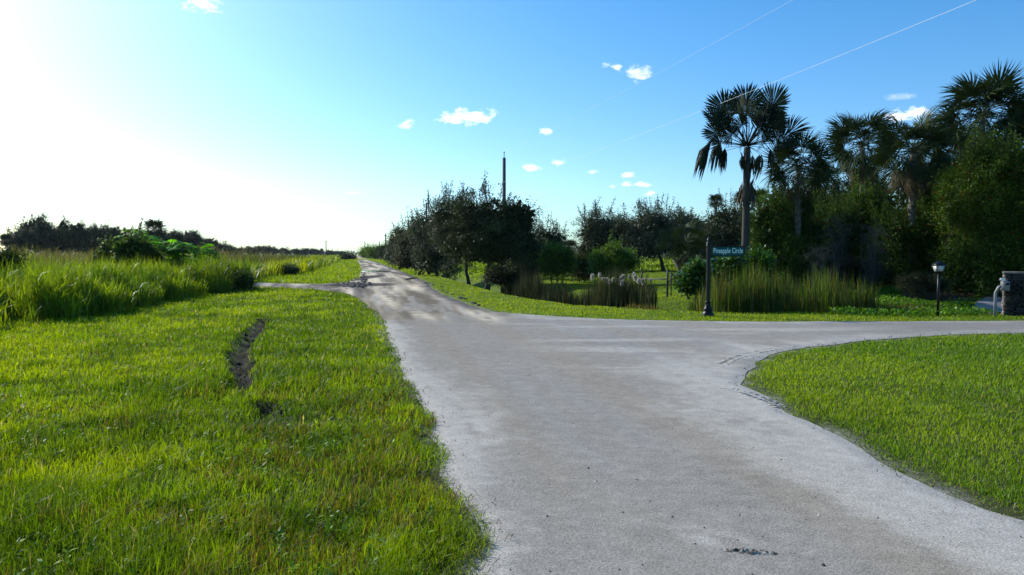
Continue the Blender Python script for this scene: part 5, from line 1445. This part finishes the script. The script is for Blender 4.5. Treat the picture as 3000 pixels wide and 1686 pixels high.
tint = nt.nodes.new('ShaderNodeMix'); tint.data_type = 'RGBA'; nt.links.new(tw, tint.inputs[0]); tint.inputs[6].default_value = (1, 1, 1, 1); tint.inputs[7].default_value = (.38, .66, 1.0, 1)
tm = nt.nodes.new('ShaderNodeVectorMath'); tm.operation = 'MULTIPLY'; nt.links.new(hs.outputs[0], tm.inputs[0]); nt.links.new(tint.outputs[2], tm.inputs[1])
ad0 = nt.nodes.new('ShaderNodeVectorMath'); ad0.operation = 'ADD'; nt.links.new(tm.outputs[0], ad0.inputs[0]); nt.links.new(hz_.outputs[0], ad0.inputs[1])
add = nt.nodes.new('ShaderNodeVectorMath'); add.operation = 'ADD'; nt.links.new(ad0.outputs[0], add.inputs[0]); nt.links.new(gl.outputs[0], add.inputs[1])
az = M('ARCTAN2', sep.outputs['X'], sep.outputs['Y']); el = M('ARCSINE', sep.outputs['Z'])
cmb = nt.nodes.new('ShaderNodeCombineXYZ'); nt.links.new(az, cmb.inputs[0]); nt.links.new(el, cmb.inputs[1])
def noise(scale, det=5.0, off=0.0):
    mp = nt.nodes.new('ShaderNodeMapping'); mp.inputs['Scale'].default_value = (1, 1.9, 1); mp.inputs['Location'].default_value = (off, off, 0); nt.links.new(cmb.outputs[0], mp.inputs[0])
    n = nt.nodes.new('ShaderNodeTexNoise'); n.inputs['Scale'].default_value = scale; n.inputs['Detail'].default_value = det; n.inputs['Roughness'].default_value = .6; nt.links.new(mp.outputs[0], n.inputs['Vector']); return n.outputs[0]
nz1 = M('SUBTRACT', noise(55.0), .5); nz2 = M('SUBTRACT', noise(140.0, 4.0, 3.0), .5)
nzz = M('ADD', M('MULTIPLY', nz1, 2.6), M('MULTIPLY', nz2, 1.2))
mask = None
for px, py, sx, sy, dens in [(1372,342,92,26,1.0),(1335,352,50,18,.9),(1412,346,46,14,.9),(1190,364,24,14,.9),(1598,386,28,11,.8),(1556,494,32,13,1.0),(1637,477,24,11,.9),(1843,513,26,11,.9),(1835,541,22,9,.8),(1880,540,32,9,.8),(1795,548,14,7,.7),(1906,567,20,7,.8),
        (1774,189,20,9,.7),(1810,195,22,11,.75),(1868,214,50,24,.62),(1880,226,34,10,.75),(1737,505,18,8,.45),(1045,565,32,7,.4),(590,12,60,22,.9),(2640,340,60,20,1.0),(2675,330,46,18,1.0),(2700,326,20,16,.8),(2640,285,40,10,.2)]:
    q = Vector(ray(px, py)); a0 = math.atan2(q.x, q.y); e0 = math.atan2(q.z, math.hypot(q.x, q.y))
    ux = M('DIVIDE', M('SUBTRACT', az, a0), sx / FPX); uy = M('DIVIDE', M('SUBTRACT', el, e0), sy / FPX)
    dd = M('SQRT', M('ADD', M('MULTIPLY', ux, ux), M('MULTIPLY', uy, uy)))
    v = M('MULTIPLY', M('ADD', M('SUBTRACT', .9, dd), nzz), .95, None, True)
    v = M('MULTIPLY', M('MULTIPLY', v, dens), M('SUBTRACT', 1.8, dd, None, True))
    mask = v if mask is None else M('MAXIMUM', mask, v)
mix = nt.nodes.new('ShaderNodeMix'); mix.data_type = 'RGBA'; nt.links.new(mask, mix.inputs[0]); nt.links.new(add.outputs[0], mix.inputs[6]); mix.inputs[7].default_value = (10.5, 10.2, 10.0, 1)
nt.links.new(mix.outputs[2], bg.inputs['Color'])
nt.links.new(bg.outputs[0], out.inputs['Surface'])

HAZE_D = .00006
SC.render.engine = 'CYCLES'
cy = SC.cycles
cy.max_bounces = 6; cy.diffuse_bounces = 3; cy.glossy_bounces = 2; cy.transmission_bounces = 4; cy.transparent_max_bounces = 4
cy.sample_clamp_indirect = 6.0; cy.use_denoising = True
cy.caustics_reflective = False; cy.caustics_refractive = False

# ------------------------------------------------------------------ air
hm, hn, ho = new_mat('humid_air')
pv = nd(hn, 'ShaderNodeVolumePrincipled', Density=HAZE_D, Anisotropy=.35); pv.inputs['Color'].default_value = (.86, .93, 1.0, 1)
hn.links.new(pv.outputs[0], ho.inputs['Volume'])
a = Acc(); a.box((0, 1290, 8.5), (2700, 1400, 10.5)); hz_o = a.build('haze', hm)
tag(hz_o, 'thin humid haze over the whole plain', 'haze', kind='stuff')
